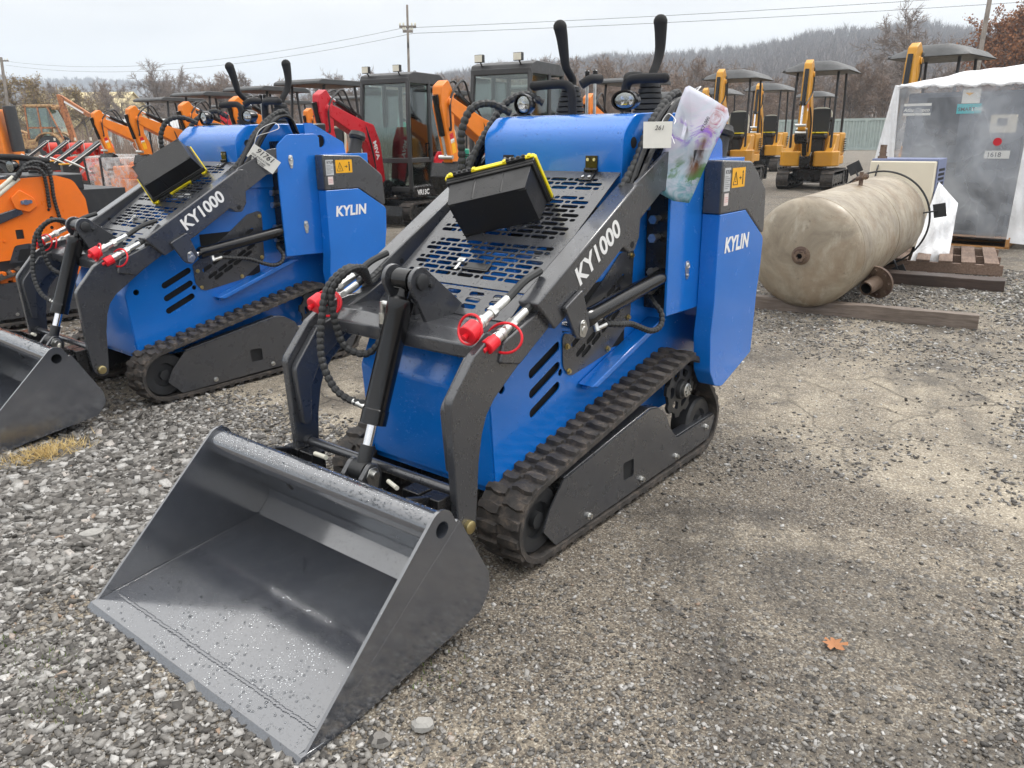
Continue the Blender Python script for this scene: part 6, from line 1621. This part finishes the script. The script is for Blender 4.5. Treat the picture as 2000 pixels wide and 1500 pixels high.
# ---- ground
def ground_mat():
    k = NT('gravel_ground'); v = k.co()
    sep = k.n('ShaderNodeSeparateXYZ'); k.l(v, sep.inputs[0])
    big = k.noise(.42, 6, .62, v, .4); mid = k.noise(1.5, 7, .66, v, .5); fine = k.noise(7, 6, .7, v); grit = k.noise(160, 3, .7, v)
    def cells(scale):
        vo = k.vor(scale, v); s = k.n('ShaderNodeSeparateColor'); k.l(vo.outputs['Color'], s.inputs[0]); return vo.outputs['Distance'], s.outputs[0], s.outputs[1]
    d1, r1, q1 = cells(52); d2, r2, q2 = cells(120); d3, r3, q3 = cells(260)
    st1 = k.ramp(r1, [(0, (.055, .052, .050)), (.30, (.105, .098, .090)), (.55, (.17, .158, .145)), (.78, (.27, .255, .235)), (.93, (.44, .43, .41))])
    st2 = k.ramp(r2, [(0, (.050, .046, .042)), (.35, (.105, .092, .080)), (.65, (.185, .165, .140)), (.86, (.31, .285, .245)), (.97, (.46, .44, .40))])
    st3 = k.ramp(r3, [(0, (.045, .040, .035)), (.4, (.115, .098, .080)), (.7, (.22, .190, .150)), (.95, (.42, .385, .32))])
    fines = k.ramp(fine, [(.3, (.075, .060, .046)), (.5, (.165, .135, .105)), (.72, (.32, .275, .215))])
    d4, r4, q4 = cells(170); st4 = k.ramp(r4, [(0, (.020, .017, .014)), (.32, (.075, .060, .046)), (.60, (.20, .162, .118)), (.80, (.44, .38, .29)), (.95, (.74, .69, .59))])
    fines = k.mix(.62, fines, k.mix(.5, st3, st4))
    # stones lie in fines: a stone shows where its cell was drawn large enough
    m2 = k.math('LESS_THAN', d2, k.math('MULTIPLY', q2, .62)); m1 = k.math('LESS_THAN', d1, k.math('MULTIPLY', q1, .60))
    c = k.mix(m2, fines, st2)
    loose = k.ramp(k.math('ADD', k.math('MULTIPLY', big, .6), k.math('MULTIPLY', mid, .4)), [(.45, 0), (.56, 1)])
    farther = k.ramp(k.math('DIVIDE', k.math('ADD', k.math('MULTIPLY', sep.outputs['Y'], -1), -2.5), 6.0), [(0, 0), (1, 1)])
    lft = k.ramp(k.math('DIVIDE', k.math('ADD', sep.outputs['X'], -.2), 1.2), [(0, 0), (.6, 1)])
    front = k.ramp(sep.outputs['Y'], [(.2, 0), (.9, 1)])
    loose = k.math('MAXIMUM', loose, k.math('MAXIMUM', farther, k.math('MULTIPLY', lft, front)), clamp=True)
    c = k.mix(k.math('MULTIPLY', m1, loose), c, st1)
    # pale dust pans and dark damp patches
    spots = None                                    # dried-out pale pans: beside the track, between the loaders, in front of the track; negative weights leave darker ground
    for (px_, py_, rx_, ry_, w_) in ((-1.55, -1.25, 1.0, .75, .28), (-1.10, .30, .55, .30, .17), (1.05, .35, .6, .7, .26), (-2.6, -2.2, .8, .6, .14), (-1.75, .95, .4, .25, .12), (-.50, .1, .42, 1.0, -.20), (-1.2, -.38, .9, .18, -.20), (-1.0, .95, .5, .3, -.14)):
        ux = k.math('DIVIDE', k.math('SUBTRACT', sep.outputs['X'], px_), rx_); uy = k.math('DIVIDE', k.math('SUBTRACT', sep.outputs['Y'], py_), ry_)
        g = k.math('MULTIPLY', k.math('DIVIDE', 1, k.math('ADD', 1, k.math('POWER', k.math('ADD', k.math('MULTIPLY', ux, ux), k.math('MULTIPLY', uy, uy)), 2.0))), w_)
        spots = g if spots is None else k.math('ADD', spots, g)
    dust = k.ramp(k.math('ADD', spots, k.math('ADD', k.math('MULTIPLY', mid, .62), k.math('MULTIPLY', fine, .38))), [(.43, 0), (.60, 1)])
    dust = k.math('MULTIPLY', dust, k.math('SUBTRACT', 1, k.math('MULTIPLY', loose, .85)))
    c = k.mix(k.math('MULTIPLY', dust, .80), c, k.mix(.50, (.72, .63, .49), st4))
    damp = k.ramp(k.noise(1.1, 6, .68, v, .8), [(.50, 0), (.64, 1)])
    c = k.mix(k.math('MULTIPLY', damp, .64), c, (.036, .031, .027))
    # hairline cracks in the old binder
    cr = k.vor(1.6, k.mix(.06, v, k.n('ShaderNodeTexNoise').outputs['Color']) if False else v, 'DISTANCE_TO_EDGE')
    nn = k.n('ShaderNodeTexNoise'); nn.inputs['Scale'].default_value = 4; nn.inputs['Detail'].default_value = 5; k.l(v, nn.inputs['Vector'])
    k.l(k.mix(.18, v, nn.outputs['Color'], 'ADD'), cr.inputs['Vector'])
    crm = k.math('MULTIPLY', k.ramp(cr.outputs['Distance'], [(.0, 1), (.016, 0)]), k.math('MULTIPLY', dust, .8)); c = k.mix(crm, c, (.03, .026, .022))
    grass = k.math('MULTIPLY', k.ramp(k.noise(2.2, 5, .7, v, 1), [(.66, 0), (.74, 1)]), k.math('MULTIPLY', loose, .35)); c = k.mix(grass, c, (.13, .135, .045))
    h = k.math('ADD', k.math('MULTIPLY', k.math('MULTIPLY', m1, loose), k.math('SUBTRACT', .55, d1, clamp=True)), k.math('MULTIPLY', m2, k.math('MULTIPLY', k.math('SUBTRACT', .55, d2, clamp=True), .45)))
    h = k.math('ADD', h, k.math('ADD', k.math('MULTIPLY', r3, .20), k.math('ADD', k.math('MULTIPLY', r4, .22), k.math('MULTIPLY', grit, .14))))
    h = k.math('SUBTRACT', h, k.math('MULTIPLY', crm, .4))
    k.set(Base_Color=c, Roughness=k.ramp(k.math('ADD', fine, k.math('MULTIPLY', damp, -.35)), [(.1, .45), (.6, .92)]), Normal=k.bump(h, 1.0, .016), Specular_IOR_Level=.35)
    return k.m
gm = ground_mat()
k = MB(); S_ = 1650
k.add([(-S_, -S_, 0), (S_, -S_, 0), (S_, S_, 0), (-S_, S_, 0)], [(0, 1, 2, 3)]); tag(k.build('ground', gm), kind='structure')

# loose stones lying on it
def stone_mat():
    k = NT('crushed_limestone'); g = k.n('ShaderNodeNewGeometry'); v = k.co(); n1 = k.noise(120, 4, .6, v)
    c = k.ramp(g.outputs['Random Per Island'], [(0, (.055, .052, .049)), (.25, (.105, .098, .09)), (.5, (.18, .17, .158)), (.72, (.255, .243, .225)), (.88, (.37, .36, .345)), (.975, (.52, .51, .49)), (1, (.27, .18, .12))])
    c = k.mix(k.ramp(n1, [(.45, 0), (.75, .45)]), c, (.10, .088, .075)); k.set(Base_Color=c, Roughness=.72, Normal=k.bump(n1, .5, .004), Specular_IOR_Level=.4); return k.m
def vnoise(x, y, s, seed):
    r = np.random.default_rng(seed); G = r.random((64, 64)); x = x * s; y = y * s; i = np.floor(x).astype(int); j = np.floor(y).astype(int); fx = x - i; fy = y - j; fx = fx * fx * (3 - 2 * fx); fy = fy * fy * (3 - 2 * fy)
    g = lambda a, b: G[a % 64, b % 64]
    return (g(i, j) * (1 - fx) + g(i + 1, j) * fx) * (1 - fy) + (g(i, j + 1) * (1 - fx) + g(i + 1, j + 1) * fx) * fy
def stones():
    N = 1900000
    px = RNG.uniform(-750, 2750, N); d = 1.2 * (9.5 / 1.2) ** RNG.random(N)
    t = (px - 1000) / F_PX / math.cos(PIT); dx = FH.x + RT_.x * t; dy = FH.y + RT_.y * t; L = np.hypot(dx, dy)
    x = CAM.x + dx / L * d; y = CAM.y + dy / L * d
    nz_ = vnoise(x + 50, y + 50, 1.1, 1) * .55 + vnoise(x + 50, y + 50, 3.3, 2) * .30 + vnoise(x + 50, y + 50, 9, 3) * .15
    sm = lambda a, b, q: np.clip((q - a) / (b - a), 0, 1)
    left = sm(.40, 1.0, x + .35 * np.clip(y - 1.2, 0, 1)) * sm(.1, .9, y); front = sm(1.45, 1.75, y + .45 * (x + .5)) * .8; rgt = sm(-1.55, -2.15, x + .10 * y) * .95 * sm(.36, .55, vnoise(x + 20, y + 70, 2.2, 9)); back = sm(-2.2, -4.5, y) * .8
    zone = np.maximum.reduce([left, front, rgt, back])
    dens = np.clip(.012 + .05 * sm(.6, 1.1, y) * (x < .2) + zone * (.16 + .95 * sm(.36, .60, nz_)) + .05 * sm(.60, .72, nz_), 0, 1)
    keep = RNG.random(N) < dens * np.clip((2.2 / d) ** .5, .3, 1) * .55
    x, y, zone, d = x[keep], y[keep], zone[keep], d[keep]; n = len(x)
    size = (.0022 + .0036 * RNG.random(n) ** 2.0 + zone * .0085 * RNG.random(n) ** 7.0) * np.clip(d / 2.4, 1, 1.4)
    B = np.array([(-1, -1, -1), (1, -1, -1), (1, 1, -1), (-1, 1, -1), (-1, -1, 1), (1, -1, 1), (1, 1, 1), (-1, 1, 1)], np.float32)
    V = B[None] * (1 + RNG.uniform(-.42, .25, (n, 8, 3))) * (np.stack([RNG.uniform(.8, 1.6, n), RNG.uniform(.7, 1.2, n), RNG.uniform(.32, .70, n)], 1)[:, None, :]) * size[:, None, None]
    a = RNG.uniform(0, 6.28, n); tx = RNG.normal(0, .35, n); c, s = np.cos(a), np.sin(a)
    X = V[:, :, 0] * c[:, None] - V[:, :, 1] * s[:, None]; Y = V[:, :, 0] * s[:, None] + V[:, :, 1] * c[:, None]; Z = V[:, :, 2] + tx[:, None] * V[:, :, 0]
    P = np.stack([X + x[:, None], Y + y[:, None], Z + size[:, None] * .30], 2).astype(np.float32)
    Q = np.array([(3, 2, 1, 0), (4, 5, 6, 7), (0, 1, 5, 4), (1, 2, 6, 5), (2, 3, 7, 6), (3, 0, 4, 7)], np.int32)
    idx = (Q[None] + (np.arange(n, dtype=np.int32) * 8)[:, None, None]).ravel()
    me = bpy.data.meshes.new('loose_gravel'); me.vertices.add(n * 8); me.vertices.foreach_set('co', P.ravel()); me.loops.add(n * 24); me.loops.foreach_set('vertex_index', idx); me.polygons.add(n * 6)
    me.polygons.foreach_set('loop_start', np.arange(0, n * 24, 4, dtype=np.int32)); me.polygons.foreach_set('loop_total', np.full(n * 6, 4, np.int32)); me.update(calc_edges=True)
    print('stones', n)
    tag(obj('loose_gravel', me, stone_mat()), 'loose crushed stone scattered over the yard', 'gravel', kind='stuff')
stones()
def rock(label, loc, sz, m, seed, nm='stone'):
    rnd = random.Random(seed); k = MB(); k.sphere((0, 0, 0), 1, n=10); k.v = [(p[0] * sz[0] * rnd.uniform(.85, 1.1), p[1] * sz[1] * rnd.uniform(.85, 1.1), max(-.5, min(.7, p[2])) * sz[2]) for p in k.v]
    o = k.build(nm, m, None, angle=20); o.location = loc; o.rotation_euler = (0, 0, rnd.uniform(0, 3)); tag(o, label, 'stone')
pal = plain('pale_stone', (.33, .32, .30), .8, bump=.4, scale=60); 
rock('flat pale slab of stone lying on the gravel left of the near bucket', (.99, 1.56, .010), (.042, .030, .018), pal, 3)
rock('pale angular stone close to the near right corner of the bucket', (-.665, 1.52, .012), (.032, .022, .02), pal, 8)
rock('grey angular stone lying just off the bucket corner', (-.62, 1.62, .012), (.028, .024, .022), stone_mat(), 12)
leafc = plain('dry_leaf', (.36, .16, .07), .8)
k = MB(); ol = []
for i in range(22):
    t = 2 * math.pi * i / 22; r = .032 * (1 if i % 3 else .55) * (1.15 if math.cos(t) > 0 else .9); ol.append((r * math.cos(t), r * math.sin(t)))
vs = [(0, 0, .004)] + [(x, y, .003 + .25 * abs(y) + .004 * (i % 2)) for i, (x, y) in enumerate(ol)]; k.add(vs, [(0, i + 1, (i + 1) % 22 + 1) for i in range(22)]); o = k.build('dry_leaf', leafc, None, angle=180); o.location = (-1.354, .578, .003); o.rotation_euler = (0, 0, 2.2); tag(o, 'dry tan fallen leaf lying on the bare dirt', 'leaf')
straw = bark('dry_straw', (.42, .29, .11), (.60, .46, .22)); gr_ = bark('fresh_weed', (.10, .16, .03), (.20, .26, .06))
sp = []
for i in range(900):
    u = rnd.gauss(0, .5); p = Vector((1.94 + rnd.gauss(0, .045) + .01 * u, 1.33 + u * .17, 0)); sp.append((p, .0022, rnd.uniform(.02, .06), rnd.uniform(0, 3.14)))
o = blades('dry_grass', None, sp, straw); tag(o, 'patch of dry straw-yellow grass beside the second bucket', 'grass', kind='stuff')
me = o.data; co = np.zeros(len(me.vertices) * 3, np.float32); me.vertices.foreach_get('co', co); co = co.reshape(-1, 3, 3); a = RNG.uniform(0, 6.28, len(co)); L = RNG.uniform(.02, .09, len(co)); co[:, 2, 0] += np.cos(a) * L; co[:, 2, 1] += np.sin(a) * L; me.vertices.foreach_set('co', co.ravel()); me.update()
sp = []
for (x, y, r_, n) in ((.33, 1.98, .06, 160), (.52, 2.05, .05, 120), (.12, 2.02, .04, 90), (.75, 2.1, .06, 100), (-1.10, -4.9, .25, 260), (-1.0, -5.7, .2, 160), (-.55, 1.35, .05, 40)):
    for i in range(n): sp.append((Vector((x + rnd.gauss(0, r_), y + rnd.gauss(0, r_), 0)), .0016, rnd.uniform(.006, .022), rnd.uniform(0, 3.14)))
tag(blades('weeds', None, sp, gr_), 'small green weeds sprouting in the gravel', 'weeds', kind='stuff')

# ---- sky, sun, haze, camera
w = bpy.data.worlds.new('World'); sc.world = w; w.use_nodes = True; nt = w.node_tree; nt.nodes.clear()
out = nt.nodes.new('ShaderNodeOutputWorld'); bg = nt.nodes.new('ShaderNodeBackground'); nt.links.new(bg.outputs[0], out.inputs[0])
sky = nt.nodes.new('ShaderNodeTexSky'); sky.sky_type = 'NISHITA'; sky.sun_disc = False; SUN_EL, SUN_AZ = R(52), R(205)
sky.sun_elevation = SUN_EL; sky.sun_rotation = SUN_AZ; sky.altitude = 100; sky.dust_density = 4
tc = nt.nodes.new('ShaderNodeTexCoord'); mp = nt.nodes.new('ShaderNodeMapping'); mp.inputs['Scale'].default_value = (1.6, 1.6, 4.5); nt.links.new(tc.outputs['Generated'], mp.inputs[0])
n1 = nt.nodes.new('ShaderNodeTexNoise'); n1.inputs['Scale'].default_value = 1.6; n1.inputs['Detail'].default_value = 5; n1.inputs['Distortion'].default_value = .5; nt.links.new(mp.outputs[0], n1.inputs['Vector'])
rp_ = nt.nodes.new('ShaderNodeValToRGB'); e = rp_.color_ramp.elements; e[0].position = .32; e[0].color = (.73, .735, .735, 1); e[1].position = .66; e[1].color = (1.0, .975, .94, 1); nt.links.new(n1.outputs['Fac'], rp_.inputs[0])
mul = nt.nodes.new('ShaderNodeVectorMath'); mul.operation = 'SCALE'; nt.links.new(rp_.outputs[0], mul.inputs[0])
sx = nt.nodes.new('ShaderNodeSeparateXYZ'); nt.links.new(tc.outputs['Generated'], sx.inputs[0])      # an overcast sky is brightest overhead
gr = nt.nodes.new('ShaderNodeMapRange'); gr.inputs['From Min'].default_value = .0; gr.inputs['From Max'].default_value = 1; gr.inputs['To Min'].default_value = 6.4; gr.inputs['To Max'].default_value = 23; nt.links.new(sx.outputs['Z'], gr.inputs['Value']); nt.links.new(gr.outputs[0], mul.inputs['Scale'])
mx = nt.nodes.new('ShaderNodeMix'); mx.data_type = 'RGBA'; mx.inputs[0].default_value = .94; nt.links.new(sky.outputs[0], mx.inputs[6]); nt.links.new(mul.outputs[0], mx.inputs[7]); nt.links.new(mx.outputs[2], bg.inputs[0]); bg.inputs[1].default_value = .10
sl = bpy.data.lights.new('sun', 'SUN'); sl.energy = 1.3; sl.angle = R(14); sl.color = (1, .97, .93); so = bpy.data.objects.new('sun', sl); link(so)
dsun = Vector((math.sin(SUN_AZ) * math.cos(SUN_EL), math.cos(SUN_AZ) * math.cos(SUN_EL), math.sin(SUN_EL)))
so.rotation_euler = dsun.to_track_quat('Z', 'Y').to_euler(); so.location = (0, 0, 30)
HAZE = True
if HAZE:
    k = MB(); k.b2((-1660, -1660, -1.0), (1660, 1660, 150)); hm = bpy.data.materials.new('haze_air'); hm.use_nodes = True; t = hm.node_tree; t.nodes.clear(); oo = t.nodes.new('ShaderNodeOutputMaterial'); pv = t.nodes.new('ShaderNodeVolumePrincipled'); pv.inputs['Color'].default_value = (.76, .87, 1.0, 1); pv.inputs['Density'].default_value = .00055; t.links.new(pv.outputs[0], oo.inputs['Volume'])
    hz_o = k.build('haze', hm); tag(hz_o, 'thin pale haze over the whole valley', 'haze', kind='stuff')
cam = bpy.data.cameras.new('camera'); co_ = bpy.data.objects.new('camera', cam); link(co_)
fw = Vector((FH.x * math.cos(PIT), FH.y * math.cos(PIT), -math.sin(PIT))); up = RT_.cross(fw)
cr, sr = math.cos(ROLL), math.sin(ROLL); Rc = RT_ * cr - up * sr; Uc = RT_ * sr + up * cr
Mc = Matrix.Identity(4)
for i in range(3): Mc[i][0] = Rc[i]; Mc[i][1] = Uc[i]; Mc[i][2] = -fw[i]; Mc[i][3] = CAM[i]
co_.matrix_world = Mc; cam.sensor_width = 36; cam.lens = F_PX / 2000 * 36; cam.clip_start = .05; cam.clip_end = 6000
sc.camera = co_
sc.view_settings.view_transform = 'Standard'; sc.view_settings.look = 'None'; sc.view_settings.gamma = 1; sc.view_settings.exposure = 0.42
sc.cycles.volume_bounces = 4; sc.cycles.max_bounces = 8; sc.cycles.transparent_max_bounces = 16; sc.cycles.volume_step_rate = 1
sc.cycles.use_denoising = True
